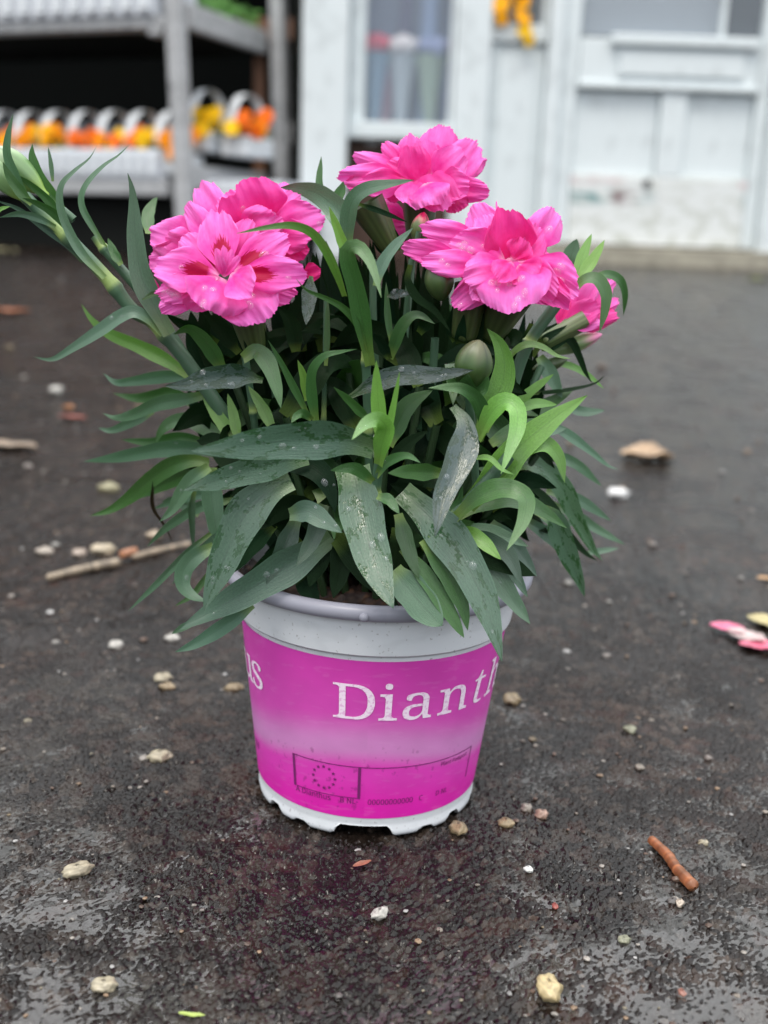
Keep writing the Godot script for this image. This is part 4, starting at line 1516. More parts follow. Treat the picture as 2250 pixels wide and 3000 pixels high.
	lf("y", 0.00482, [391,1703,460, 421,1791,456, 457,1877,451, 463,1954,447, 439,2025,443, 392,2077,440], -5, 15, {"tp": 3, "dk": 0.35})
	lf("y", 0.00377, [372,1686,540, 412,1795,592, 457,1838,621, 495,1817,644, 497,1755,677, 470,1679,719, 441,1606,760], 30, 0, {"tp": 2.8, "pl": 0.6})
	lf("y", 0.00599, [345,1444,580, 439,1550,571, 520,1662,561, 632,1766,551, 697,1815,545, 759,1860,540], -5, 10, {"tp": 2.7})
	lf("y", 0.00372, [451,1552,560, 499,1613,556, 563,1671,551, 626,1676,548, 674,1626,545, 702,1533,540], 20, 10, {"tp": 2.8, "pl": 0.6})
	lf("y", 0.00121, [351,1626,600, 409,1634,628, 455,1601,656, 499,1587,680], 20, 40, {"dk": 0.3})
	lf("g", 0.00411, [303,1408,620, 371,1494,657, 441,1536,686, 504,1537,710, 541,1509,728, 530,1440,756, 501,1386,779, 473,1341,800], 40, 0, {"tp": 2.8, "pl": 1})
	lf("g", 0.00420, [319,1382,500, 395,1428,492, 508,1454,482, 615,1420,472, 739,1339,460], 25, 10, {"tp": 2.8})
	lf("y", 0.00300, [306,1360,600, 389,1337,645, 468,1278,700], 5, 10, {"dk": 0.3})
	lf("p", 0.00324, [326,1269,320, 425,1282,327, 516,1265,333, 612,1227,340], 20, 10)
	lf("d", 0.00482, [346,1255,450, 488,1205,476, 623,1158,500], 10, 10)
	lf("p", 0.00428, [383,1209,460, 474,1144,480, 557,1043,504, 614,971,520], 10, 10, {"dr": 3})
	lf("p", 0.00634, [82,1217,680, 160,1135,706, 221,1072,726, 265,1032,740], 15, 10, {"tp": 6})
	lf("g", 0.00354, [113,1289,640, 210,1181,678, 292,1072,714, 346,989,740], 20, 15, {"tp": 5})
	lf("g", 0.00405, [187,1333,660, 274,1222,691, 334,1110,719, 358,1018,740], 10, 10, {"dk": 0.3})
	lf("d", 0.00475, [-138,1281,520, -21,1167,549, 109,1041,580], 10, 10)
	lf("d", 0.00406, [-277,1123,500, -212,1053,532, -193,1038,540], 10, 10)
	lf("g", 0.00178, [213,1383,550, 303,1446,580, 323,1522,600], 10, 10, {"dk": 0.4})
	lf("p", 0.00484, [546,1465,0, 635,1485,-29, 719,1447,-56, 798,1368,-88, 862,1252,-125, 919,1154,-155, 975,1068,-183, 1019,1019,-200], 20, 5, {"tp": 2.7, "wt": 0.3})
	lf("p", 0.00516, [668,1323,100, 744,1275,72, 786,1189,43, 838,1082,8, 892,974,-27, 923,898,-50], 10, 5, {"tp": 2.6, "wt": 0.5})
	lf("p", 0.00271, [687,1664,-50, 805,1599,-98, 915,1522,-144, 1001,1456,-181, 1055,1435,-200], 20, 30, {"tp": 1.8})
	lf("p", 0.00269, [786,1247,-300, 904,1184,-360, 1022,1106,-422, 1181,1011,-500], 20, 20)
	lf("d", 0.00285, [648,1284,-200, 780,1200,-234, 945,1037,-282, 1015,986,-300], 30, 30)
	lf("p", 0.00162, [991,961,-500, 1083,963,-551, 1174,965,-600], 10, 10)
	lf("d", 0.00303, [538,1432,100, 647,1392,81, 751,1312,61, 788,1251,50], 30, 30)
	lf("p", 0.00299, [685,1235,-150, 763,1211,-188, 888,1163,-250], 10, 10)
	lf("y", 0.00258, [790,2241,-100, 815,2338,-126, 848,2424,-150], 10, 20)
	lf("y", 0.00256, [789,2239,-60, 848,2321,-81, 893,2402,-100], 10, 20)
	lf("p", 0.00363, [788,2243,-200, 776,2318,-200, 797,2401,-200], 10, 10, {"tp": 5})
	lf("g", 0.00306, [768,2209,50, 797,2248,58, 846,2252,66, 882,2202,75, 882,2131,87, 866,2048,100], 40, 0, {"tp": 2.4})
	lf("g", 0.00198, [848,2252,-50, 911,2268,-73, 970,2243,-95, 999,2183,-119, 1007,2099,-150], 20, 30)
	lf("d", 0.00222, [633,1922,-100, 678,1988,-110, 729,2014,-117, 792,1990,-125, 833,1925,-135, 867,1859,-143, 899,1813,-150], 30, 20)
	lf("y", 0.00167, [482,1928,300, 512,1980,290, 562,2009,280, 620,2001,270, 681,1969,259, 738,1957,250], 30, 45, {"dk": 0.3})
	lf("d", 0.00163, [618,1771,-50, 718,1778,-78, 817,1793,-106, 907,1815,-132, 956,1852,-150], 50, 60)
	lf("y", 0.00210, [532,1757,200, 619,1835,188, 685,1887,180], 10, 20)
	lf("y", 0.00233, [542,1738,150, 636,1761,123, 719,1755,100], 15, 20)
	lf("y", 0.00168, [727,1885,-200, 811,1874,-231, 899,1833,-266, 979,1772,-300], 20, 30)
	lf("p", 0.00233, [799,1699,-200, 904,1671,-278, 1002,1669,-350], 15, 15)
	lf("p", 0.00345, [662,1923,-100, 720,1839,-100, 769,1753,-100], 10, 10)
	lf("g", 0.00324, [580,1685,0, 681,1717,-60, 825,1787,-150], 20, 20, {"dk": 0.4})
	lf("p", 0.00363, [579,1607,50, 682,1626,-23, 800,1626,-100], 15, 15)
	lf("d", 0.00269, [599,2072,100, 567,1964,123, 517,1837,150], 10, 10)
	lf("d", 0.00260, [479,1928,300, 510,1858,300, 556,1824,300], 10, 10)
	lf("g", 0.00340, [444,1622,300, 550,1684,274, 659,1720,250], 20, 15)
	lf("p", 0.00322, [-130,2325,220, -135,2435,245, -116,2516,264, -66,2557,279, 16,2577,298, 108,2592,320], -10, 30, {"tp": 2.7})
	lf("p", 0.00507, [-153,2366,120, -175,2466,97, -243,2529,76, -326,2555,57, -406,2558,40], 0, 25, {"tp": 2.6})
	lf("y", 0.00195, [-125,2304,340, -159,2394,350, -198,2488,360], 10, 20)
	lf("g", 0.00356, [-30,1922,400, -61,2079,455, -90,2213,503, -117,2302,537, -117,2345,554, -80,2353,568, -41,2311,589, -13,2245,617, 5,2187,640], 0, 0, {"tp": 3.0, "pl": 1, "yb": 1})
	lf("y", 0.00203, [-130,2174,420, -159,2257,463, -198,2338,507, -248,2397,547, -313,2418,583, -394,2409,627, -490,2386,680], 30, 15, {"tp": 2.4, "pl": 0.8})
	lf("g", 0.00176, [-248,2505,-100, -266,2585,-118, -262,2688,-140], 20, 30)
	lf("g", 0.00248, [-209,2495,0, -176,2549,0, -164,2590,0], 10, 10)
	lf("p", 0.00232, [-19,2211,360, 2,2291,347, 44,2356,335, 110,2424,320], 0, 20)
	lf("d", 0.00110, [-101,2504,200, -16,2480,200, 90,2443,200], 10, 10)
	lf("d", 0.00182, [105,2290,300, 98,2234,307, 134,2172,317, 205,2124,328, 266,2050,340], 20, 30)
	lf("g", 0.00174, [-48,1975,420, -81,2078,453, -135,2138,478, -196,2170,500, -263,2198,523, -298,2235,540], 30, 20, {"tp": 2})
	lf("w", 0.00301, [-256,2241,400, -260,2170,425, -267,2069,460], 10, 5, {"dr": 3})
	lf("g", 0.00256, [41,1932,240, 83,2060,277, 137,2107,298, 207,2077,320], 0, 30, {"dk": 0.4})
	lf("g", 0.00358, [-504,1931,400, -455,1964,419, -408,1924,440, -370,1839,473, -351,1767,500], 20, 0, {"tp": 2.7})
	lf("g", 0.00162, [-257,1726,400, -313,1836,415, -358,1924,428, -407,2007,440], 20, 30)
	lf("y", 0.00181, [-262,1782,400, -276,1872,411, -299,1936,420], 10, 20, {"dk": 0.4})
	lf("g", 0.00229, [-224,1692,420, -243,1819,456, -239,1908,482, -197,1964,503, -138,1983,521, -77,1997,540], -10, 20, {"tp": 2})
	lf("g", 0.00174, [-233,1739,550, -263,1764,578, -286,1758,597, -302,1736,620], 20, 0)
	lf("d", 0.00221, [41,1936,280, 4,2002,303, -37,2037,320], 20, 30)
	lf("y", 0.00245, [-396,1643,300, -449,1735,268, -505,1807,240], 10, 10, {"dk": 0.6})
	lf("y", 0.00289, [-558,1589,220, -624,1667,191, -695,1746,160], 10, 10, {"dk": 0.45})
	lf("y", 0.00229, [-544,1593,240, -563,1681,220, -590,1769,200], 10, 10, {"dk": 0.4})
	lf("d", 0.00376, [-539,1934,200, -629,2038,200, -682,2071,200], 10, 10)
	lf("o", 0.00255, [292,2147,300, 324,2182,300, 376,2198,300], 10, 10)
	lf("o", 0.00224, [422,2144,200, 464,2181,200, 508,2196,200], 10, 10)
	lf("d", 0.00258, [150,2034,250, 190,2090,276, 251,2094,300], 10, 10)
	lf("w", 0.00201, [23,2169,250, 64,2182,283, 112,2186,320], 10, 10, {"dr": 2})
	lf("g", 0.00149, [46,1994,240, 28,2098,231, 17,2219,220], 20, 20, {"dk": 0.5})
	lf("g", 0.00131, [-205,1894,220, -203,2018,211, -205,2158,200], 20, 20, {"dk": 0.6})
	lf("d", 0.00346, [-331,1930,100, -351,2039,100, -407,2109,100], 10, 10)
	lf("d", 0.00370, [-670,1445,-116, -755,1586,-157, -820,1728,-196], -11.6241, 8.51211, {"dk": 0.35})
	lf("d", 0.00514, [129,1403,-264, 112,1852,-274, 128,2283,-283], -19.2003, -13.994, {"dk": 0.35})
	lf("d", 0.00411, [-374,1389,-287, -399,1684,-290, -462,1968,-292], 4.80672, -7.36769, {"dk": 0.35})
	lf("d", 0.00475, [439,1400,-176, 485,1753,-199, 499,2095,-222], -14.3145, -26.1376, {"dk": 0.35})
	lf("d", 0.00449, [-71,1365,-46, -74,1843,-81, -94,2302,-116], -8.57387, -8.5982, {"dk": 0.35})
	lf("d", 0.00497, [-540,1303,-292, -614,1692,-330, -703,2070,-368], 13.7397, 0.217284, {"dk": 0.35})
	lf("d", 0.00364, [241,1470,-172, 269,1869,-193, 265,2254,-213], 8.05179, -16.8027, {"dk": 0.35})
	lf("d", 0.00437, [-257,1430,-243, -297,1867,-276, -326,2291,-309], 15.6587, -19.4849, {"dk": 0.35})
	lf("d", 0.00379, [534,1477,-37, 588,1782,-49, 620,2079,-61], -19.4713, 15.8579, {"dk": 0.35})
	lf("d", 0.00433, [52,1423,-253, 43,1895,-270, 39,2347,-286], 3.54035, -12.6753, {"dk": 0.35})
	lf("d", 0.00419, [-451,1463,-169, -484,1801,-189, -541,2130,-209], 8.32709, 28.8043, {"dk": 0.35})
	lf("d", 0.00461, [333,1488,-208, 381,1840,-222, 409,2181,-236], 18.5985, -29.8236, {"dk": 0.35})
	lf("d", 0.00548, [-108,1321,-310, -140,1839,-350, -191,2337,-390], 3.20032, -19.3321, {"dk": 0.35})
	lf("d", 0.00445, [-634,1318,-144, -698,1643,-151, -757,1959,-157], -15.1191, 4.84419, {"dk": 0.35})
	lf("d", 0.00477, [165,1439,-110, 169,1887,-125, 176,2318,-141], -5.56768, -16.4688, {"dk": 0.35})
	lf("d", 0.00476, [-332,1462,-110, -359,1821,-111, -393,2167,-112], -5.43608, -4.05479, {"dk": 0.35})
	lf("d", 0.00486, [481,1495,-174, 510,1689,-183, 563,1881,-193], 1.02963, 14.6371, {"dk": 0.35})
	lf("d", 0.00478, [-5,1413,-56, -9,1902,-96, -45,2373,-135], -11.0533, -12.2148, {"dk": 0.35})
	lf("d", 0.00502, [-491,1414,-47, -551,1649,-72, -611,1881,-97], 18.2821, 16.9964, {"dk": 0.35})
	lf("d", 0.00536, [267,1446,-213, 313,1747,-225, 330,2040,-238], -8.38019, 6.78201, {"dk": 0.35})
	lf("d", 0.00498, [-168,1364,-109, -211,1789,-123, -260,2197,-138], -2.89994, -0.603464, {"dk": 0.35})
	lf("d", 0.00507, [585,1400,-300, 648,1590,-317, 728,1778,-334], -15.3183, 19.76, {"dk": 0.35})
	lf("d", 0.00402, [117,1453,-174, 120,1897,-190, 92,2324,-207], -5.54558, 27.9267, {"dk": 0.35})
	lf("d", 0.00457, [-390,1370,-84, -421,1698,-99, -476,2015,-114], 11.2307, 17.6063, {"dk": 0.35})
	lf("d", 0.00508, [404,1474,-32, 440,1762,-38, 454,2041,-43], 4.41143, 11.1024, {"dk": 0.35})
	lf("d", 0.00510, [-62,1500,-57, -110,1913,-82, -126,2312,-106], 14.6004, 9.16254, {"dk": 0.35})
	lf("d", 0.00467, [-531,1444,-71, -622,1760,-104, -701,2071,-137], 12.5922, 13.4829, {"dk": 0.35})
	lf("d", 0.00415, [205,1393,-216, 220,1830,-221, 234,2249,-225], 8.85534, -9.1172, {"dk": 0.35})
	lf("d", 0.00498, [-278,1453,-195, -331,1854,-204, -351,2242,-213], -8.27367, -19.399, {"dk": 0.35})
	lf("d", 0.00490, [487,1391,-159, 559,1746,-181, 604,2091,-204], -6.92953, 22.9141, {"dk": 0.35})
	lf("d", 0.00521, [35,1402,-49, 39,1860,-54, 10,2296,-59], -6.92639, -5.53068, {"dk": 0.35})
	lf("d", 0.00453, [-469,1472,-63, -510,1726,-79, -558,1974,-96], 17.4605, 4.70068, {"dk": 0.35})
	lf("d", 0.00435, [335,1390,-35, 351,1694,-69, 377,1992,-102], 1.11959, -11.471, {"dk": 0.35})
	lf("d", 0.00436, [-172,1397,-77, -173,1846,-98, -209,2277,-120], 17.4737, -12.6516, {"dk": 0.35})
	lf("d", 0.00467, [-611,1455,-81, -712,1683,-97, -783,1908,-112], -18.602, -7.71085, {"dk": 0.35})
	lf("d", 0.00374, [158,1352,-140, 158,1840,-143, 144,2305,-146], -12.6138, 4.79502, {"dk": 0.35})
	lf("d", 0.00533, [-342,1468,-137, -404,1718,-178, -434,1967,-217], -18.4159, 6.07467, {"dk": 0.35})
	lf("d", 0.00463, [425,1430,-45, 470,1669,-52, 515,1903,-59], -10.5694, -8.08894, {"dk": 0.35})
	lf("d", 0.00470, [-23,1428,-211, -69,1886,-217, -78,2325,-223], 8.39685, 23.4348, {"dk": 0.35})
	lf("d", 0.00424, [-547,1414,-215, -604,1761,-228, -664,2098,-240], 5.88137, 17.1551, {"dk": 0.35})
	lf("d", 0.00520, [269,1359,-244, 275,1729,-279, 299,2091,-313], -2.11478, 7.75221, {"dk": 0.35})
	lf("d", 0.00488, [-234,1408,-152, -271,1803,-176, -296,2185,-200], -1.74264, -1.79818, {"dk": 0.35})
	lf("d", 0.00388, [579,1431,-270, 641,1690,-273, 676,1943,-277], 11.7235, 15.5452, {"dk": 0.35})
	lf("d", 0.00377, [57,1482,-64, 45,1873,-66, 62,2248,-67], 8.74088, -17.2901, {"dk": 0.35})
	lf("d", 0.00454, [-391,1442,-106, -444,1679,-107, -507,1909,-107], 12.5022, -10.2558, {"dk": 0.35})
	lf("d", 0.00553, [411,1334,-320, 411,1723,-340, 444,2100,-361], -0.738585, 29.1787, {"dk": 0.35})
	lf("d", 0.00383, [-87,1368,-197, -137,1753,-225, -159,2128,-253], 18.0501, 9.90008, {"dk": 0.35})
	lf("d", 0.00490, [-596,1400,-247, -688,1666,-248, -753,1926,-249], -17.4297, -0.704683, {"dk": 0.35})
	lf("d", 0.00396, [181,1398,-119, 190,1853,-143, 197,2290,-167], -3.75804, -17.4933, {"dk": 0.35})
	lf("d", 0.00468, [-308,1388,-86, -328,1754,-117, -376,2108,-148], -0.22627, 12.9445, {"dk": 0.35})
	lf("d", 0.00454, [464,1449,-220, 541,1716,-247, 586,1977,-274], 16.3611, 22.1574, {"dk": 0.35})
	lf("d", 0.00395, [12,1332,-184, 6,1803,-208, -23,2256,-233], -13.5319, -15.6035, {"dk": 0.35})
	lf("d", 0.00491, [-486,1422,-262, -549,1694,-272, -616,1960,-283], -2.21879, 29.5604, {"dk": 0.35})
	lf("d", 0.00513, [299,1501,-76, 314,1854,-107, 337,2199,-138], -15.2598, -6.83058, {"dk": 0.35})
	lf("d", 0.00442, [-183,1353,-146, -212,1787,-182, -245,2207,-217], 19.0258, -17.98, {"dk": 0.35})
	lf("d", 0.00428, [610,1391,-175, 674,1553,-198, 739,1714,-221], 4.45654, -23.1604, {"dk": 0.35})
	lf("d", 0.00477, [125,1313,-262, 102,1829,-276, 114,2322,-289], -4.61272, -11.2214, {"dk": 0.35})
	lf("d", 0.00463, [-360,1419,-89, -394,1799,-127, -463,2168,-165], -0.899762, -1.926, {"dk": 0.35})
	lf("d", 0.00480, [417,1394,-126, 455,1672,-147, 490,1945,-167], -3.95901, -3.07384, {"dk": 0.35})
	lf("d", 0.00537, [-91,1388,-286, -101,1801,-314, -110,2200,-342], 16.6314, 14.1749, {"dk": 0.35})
	lf("d", 0.00393, [-547,1377,-190, -637,1611,-223, -700,1843,-254], 15.8613, -8.57711, {"dk": 0.35})
	lf("d", 0.00531, [241,1401,-240, 254,1774,-269, 262,2137,-297], 7.53615, -3.70086, {"dk": 0.35})
	lf("d", 0.00464, [-247,1379,-131, -295,1834,-138, -326,2270,-146], -15.9482, -22.5721, {"dk": 0.35})
	lf("d", 0.00428, [525,1494,-115, 583,1760,-116, 618,2018,-118], -6.0684, -22.8411, {"dk": 0.35})
	lf("d", 0.00420, [52,1407,-191, 34,1845,-196, 30,2265,-200], -12.2682, -0.809246, {"dk": 0.35})
	lf("d", 0.00387, [-430,1355,-312, -503,1742,-325, -569,2116,-339], 0.803671, 11.397, {"dk": 0.35})
	lf("d", 0.00426, [341,1419,-124, 355,1728,-127, 397,2028,-130], -12.7229, -3.36718, {"dk": 0.35})
	lf("d", 0.00368, [-125,1469,-53, -138,1876,-53, -185,2265,-54], 15.5733, 29.0881, {"dk": 0.35})
	lf("d", 0.00514, [-620,1415,-157, -681,1627,-169, -775,1835,-181], -11.2152, 24.9764, {"dk": 0.35})
	lf("d", 0.00374, [142,1424,-74, 143,1784,-85, 170,2133,-97], 17.1022, -6.7626, {"dk": 0.35})
	lf("d", 0.00447, [-351,1405,-192, -392,1800,-221, -419,2183,-250], -7.60845, 28.7738, {"dk": 0.35})
	lf("d", 0.00469, [438,1364,-158, 496,1697,-175, 541,2021,-192], 9.00084, 29.8017, {"dk": 0.35})
	lf("d", 0.00447, [-15,1385,-139, -20,1892,-141, -57,2372,-143], -19.3133, 13.3369, {"dk": 0.35})
	lf("d", 0.00523, [-495,1451,-215, -560,1776,-241, -647,2092,-268], -5.64607, -25.0496, {"dk": 0.35})
	lf("d", 0.00406, [304,1344,-172, 315,1698,-189, 316,2040,-206], -12.3251, -23.2351, {"dk": 0.35})
	lf("d", 0.00509, [-216,1448,-37, -229,1890,-57, -270,2314,-78], 10.5122, -20.1695, {"dk": 0.35})
	lf("d", 0.00459, [576,1443,-34, 619,1617,-35, 676,1789,-36], -9.17803, 19.7355, {"dk": 0.35})
	lf("d", 0.00383, [109,1398,-234, 112,1827,-258, 84,2241,-282], -18.9155, 11.8022, {"dk": 0.35})
	lf("d", 0.00497, [-422,1345,-241, -458,1670,-255, -506,1986,-268], 18.7542, -11.8668, {"dk": 0.35})
	lf("d", 0.00470, [379,1393,-32, 420,1780,-68, 440,2156,-103], 5.08916, 2.75766, {"dk": 0.35})
	lf("d", 0.00475, [-229,1918,-40, -254,2140,-62, -284,2313,-80], 0, 10, {"dk": 0.2})
	lf("d", 0.00474, [-192,1957,-40, -213,2179,-62, -233,2361,-80], 0, 10, {"dk": 0.2})
	lf("d", 0.00477, [-324,1915,-40, -346,2044,-56, -256,2213,-80], 0, 10, {"dk": 0.2})
	lf("d", 0.00480, [-647,1827,-40, -698,1975,-64, -748,2066,-80], 0, 10, {"dk": 0.2})
	lf("d", 0.00480, [-724,1844,-40, -755,1954,-63, -805,2026,-80], 0, 10, {"dk": 0.2})
	lf("d", 0.00473, [-80,2036,-40, -105,2219,-61, -184,2362,-80], 0, 10, {"dk": 0.2})
	lf("g", 0.00201, [-1193,2366,190, -1228,2416,196, -1265,2478,203, -1336,2538,213, -1401,2573,220], 20, 40)
	lf("p", 0.00162, [-1224,2382,260, -1288,2413,274, -1352,2424,287, -1417,2409,300], 20, 30)
	lf("g", 0.00214, [-1301,2462,280, -1335,2497,286, -1377,2558,294, -1396,2606,300], 10, 20)
	lf("d", 0.00479, [-273,1259,460, -374,1178,508, -490,1100,560], 10, 10)
	lf("d", 0.00414, [-390,1292,360, -474,1209,410, -539,1110,460], 10, 10)
	lf("o", 0.00369, [363,1298,420, 503,1248,483, 570,1136,540], 10, 10, {"dk": 0.2})
	lf("p", 0.00255, [-530,1279,260, -660,1159,260, -754,1068,260, -807,993,260], 10, 20)
	lf("p", 0.00251, [-587,1301,50, -741,1252,-3, -891,1140,-60, -985,1042,-100], 10, 20)
	lf("p", 0.00234, [-658,1302,-100, -831,1248,-173, -988,1173,-240], 10, 20)
	lf("p", 0.00313, [627,1252,0, 779,1141,-53, 878,994,-100], 10, 10)
	lf("p", 0.00281, [746,1329,-200, 903,1276,-270, 1072,1164,-350], 10, 10)
	lf("p", 0.00259, [721,1483,-250, 875,1437,-298, 1017,1324,-350], 10, 10)
	lf("g", 0.00299, [-771,1643,-200, -901,1691,-252, -1054,1657,-307, -1176,1667,-350], 20, 10)
	lf("g", 0.00280, [-712,1483,-200, -863,1498,-254, -995,1464,-299, -1147,1460,-350], 20, 10)
	lf("d", 0.00491, [-635,1800,40, -689,1938,31, -712,2102,20], 0, 10, {"dk": 0.1, "tp": 3.5})
	lf("d", 0.00491, [-654,1781,40, -730,1908,31, -764,2069,20], 0, 10, {"dk": 0.1, "tp": 3.5})
	lf("d", 0.00490, [-617,1839,40, -636,1967,31, -656,2113,20], 0, 10, {"dk": 0.1, "tp": 3.5})
	lf("d", 0.00478, [-186,1326,460, -199,1212,510, -232,1102,560], 5, 10, {"tp": 3.6})
	lf("d", 0.00438, [-114,1303,500, -117,1182,552, -138,1075,600], 5, 10, {"tp": 3.6})
	lf("d", 0.00437, [95,1329,500, 96,1209,556, 61,1079,620], 5, 10, {"tp": 3.6})
	lf("o", 0.00401, [-289,1351,500, -333,1234,539, -392,1114,580], 10, 10, {"dk": 0.6})
	lf("o", 0.00354, [-180,1434,600, -217,1313,643, -272,1222,680], 10, 10, {"dk": 0.5})
	lf("g", 0.00318, [91,1414,620, 129,1304,660, 175,1195,700], 10, 10, {"dk": 0.6})
	lf("d", 0.00450, [221,1319,380, 366,1242,419, 519,1158,460], 5, 10)
	lf("o", 0.00347, [466,1296,260, 559,1223,295, 653,1106,340], 10, 10, {"dk": 0.2})
	lf("p", 0.00300, [422,1239,400, 531,1168,430, 606,1058,460], 10, 10)
	calyx("front_left", [-465,1946,320], [-504,2124,360], 0.00385, 0.00700, "olive")
	calyx("back_left", [-394,2142,50], [-409,2357,100], 0.00368, 0.00662, "olive")
	calyx("top", [146,2299,-120], [135,2571,-100], 0.00378, 0.00757, "olive")
	calyx("right", [318,2009,260], [339,2218,320], 0.00460, 0.00672, "olive")
	calyx("right", [419,2012,220], [478,2189,320], 0.00357, 0.00857, "olive")
	calyx("behind", [41,2327,40], [-73,2508,60], 0.00328, 0.00730, "olive")
	calyx("right_small", [659,1971,-100], [843,2078,-140], 0.00326, 0.00422, "pale")
	bud("bud", [324,1865,520], [359,2045,540], 0.00655)
	bud("bigbud", [-1271,2486,160], [-1490,2663,160], 0.00581)
	bud("bigbud2", [-1347,2462,200], [-1498,2624,200], 0.00471)
	bud("bud2", [229,2163,320], [196,2314,340], 0.00519)
	bud("redbud", [127,2366,60], [155,2484,60], 0.00344)
	bud("pinkbud", [706,1935,-150], [940,2011,-240], 0.00330)
	bud("bud2", [644,1859,-150], [794,1907,-200], 0.00273)
	pe("front_left", [-567,2250,420], [-623,2471,360], 0.00840, {"red": 1, "t": 1.0, "dr": 0})
	pe("front_left", [-536,2251,430], [-342,2383,400], 0.00703, {"red": 1, "t": 0.95, "dr": 1})
	pe("front_left", [-510,2243,480], [-275,2252,520], 0.00725, {"red": 1, "t": 1.0, "dr": 1})
	pe("front_left", [-582,2231,480], [-824,2273,460], 0.00896, {"red": 1, "t": 1.05, "dr": 1})
	pe("front_left", [-578,2219,440], [-808,2171,480], 0.00634, {"t": 1.05, "dr": 5})
	pe("front_left", [-571,2227,460], [-596,2124,600], 0.01281, {"t": 0.95, "dr": 3, "f": 35})
	pe("front_left", [-535,2213,420], [-406,2102,560], 0.01229, {"t": 1.0, "dr": 4, "f": 20})
	pe("front_left", [-669,2173,380], [-790,2114,460], 0.00507, {"t": 1.0})
	pe("front_left", [-532,2246,500], [-461,2195,640], 0.00746, {"t": 1.0, "cup": 0.5, "f": 30})
	pe("front_left", [-562,2231,480], [-583,2324,530], 0.00181, {"t": 1.25, "sm": 1})
	pe("front_left", [-562,2231,480], [-557,2332,530], 0.00181, {"t": 1.25, "sm": 1})
	pe("front_left", [-562,2231,480], [-528,2319,530], 0.00181, {"t": 1.25, "sm": 1})
	pe("front_left", [-562,2231,480], [-508,2302,530], 0.00181, {"t": 1.25, "sm": 1})
	pe("front_left", [-562,2231,480], [-570,2307,530], 0.00181, {"t": 1.25, "sm": 1})
	pe("front_left", [-585,2240,390], [-733,2382,340], 0.00746, {"t": 0.95, "red": 1})
	pe("front_left", [-564,2248,370], [-481,2440,320], 0.00680, {"t": 0.85})
	pe("front_left", [-545,2225,410], [-321,2170,460], 0.00739, {"t": 0.9})
	pe("front_left", [-596,2217,410], [-700,2139,490], 0.00804, {"t": 0.9})
	pe("back_left", [-613,2385,180], [-717,2578,100], 0.00707, {"t": 1.25})
	pe("back_left", [-477,2390,140], [-516,2535,280], 0.01533, {"t": 0.72, "f": -10, "ruf": 0.8, "dr": 1})
	pe("back_left", [-421,2400,160], [-230,2464,120], 0.00887, {"t": 0.95, "dr": 1})
	pe("back_left", [-448,2425,80], [-378,2583,-20], 0.00760, {"t": 0.9})
	pe("back_left", [-701,2331,180], [-907,2389,140], 0.00922, {"t": 1.05})
	pe("back_left", [-705,2278,160], [-909,2261,160], 0.00820, {"t": 0.95})
	pe("back_left", [-639,2351,240], [-753,2489,200], 0.00523, {"t": 1.1, "gr": 1})
	pe("back_left", [-415,2375,220], [-275,2377,260], 0.00695, {"t": 0.8, "f": 20})
	pe("back_left", [-401,2358,180], [-291,2311,220], 0.00598, {"t": 0.55})
	pe("back_left", [-505,2440,200], [-431,2528,160], 0.00736, {"t": 1.0})
	pe("back_left", [-534,2355,240], [-392,2435,280], 0.00951, {"t": 0.9, "dr": 1})
	pe("back_left", [-486,2441,140], [-589,2541,100], 0.00302, {"t": 1.3, "sm": 1})
	pe("back_left", [-486,2441,140], [-536,2556,100], 0.00302, {"t": 1.3, "sm": 1})
	pe("back_left", [-486,2441,140], [-489,2561,100], 0.00302, {"t": 1.3, "sm": 1})
	pe("back_left", [-486,2441,140], [-456,2576,100], 0.00301, {"t": 1.3, "sm": 1})
	pe("back_left", [-486,2441,140], [-415,2557,100], 0.00302, {"t": 1.3, "sm": 1})
	pe("back_left", [-308,2237,100], [-244,2249,120], 0.00397, {"t": 0.5})
	pe("back_left", [-898,2199,100], [-909,2129,120], 0.00399, {"t": 0.8})
	pe("back_left", [-502,2398,150], [-616,2521,160], 0.00812, {"t": 1.1})
	pe("back_left", [-461,2399,120], [-324,2533,80], 0.00786, {"t": 1.0})
	pe("back_left", [-681,2315,200], [-841,2326,190], 0.00811, {"t": 1.1})
	pe("back_left", [-697,2297,210], [-799,2226,230], 0.00703, {"t": 0.8})
	pe("top", [180,2609,-120], [224,2841,-180], 0.01004, {"t": 0.85})
	pe("top", [226,2601,-100], [379,2774,-160], 0.00816, {"t": 0.95})
	pe("top", [264,2631,-150], [409,2720,-220], 0.00564, {"t": 0.85})
	pe("top", [148,2657,-40], [245,2514,90], 0.01190, {"t": 0.85, "f": 20})
	pe("top", [132,2595,-20], [95,2723,40], 0.00757, {"t": 0.72})
	pe("top", [86,2612,-60], [-182,2614,-20], 0.00585, {"t": 0.95})
	pe("top", [67,2631,-100], [-135,2705,-120], 0.00444, {"t": 1.05})
	pe("top", [70,2659,-120], [-22,2754,-160], 0.00409, {"t": 0.8})
	pe("top", [94,2679,-160], [84,2801,-220], 0.00562, {"t": 0.8})
	pe("top", [235,2582,-60], [405,2567,-20], 0.00549, {"t": 0.85})
	pe("top", [113,2612,-30], [121,2517,80], 0.00867, {"t": 0.95, "f": 30})
	pe("top", [265,2558,-100], [311,2508,-40], 0.00628, {"t": 0.6})
	pe("top", [-61,2599,-80], [-147,2578,-40], 0.00404, {"t": 0.8})
	pe("top", [14,2585,-100], [43,2528,-60], 0.00370, {"t": 0.7})
	pe("top", [169,2615,-60], [154,2764,-80], 0.00732, {"t": 0.7})
	pe("top", [186,2606,-20], [297,2711,20], 0.00831, {"t": 1.0})
	pe("top", [132,2605,-50], [2,2671,-60], 0.00622, {"t": 0.8})
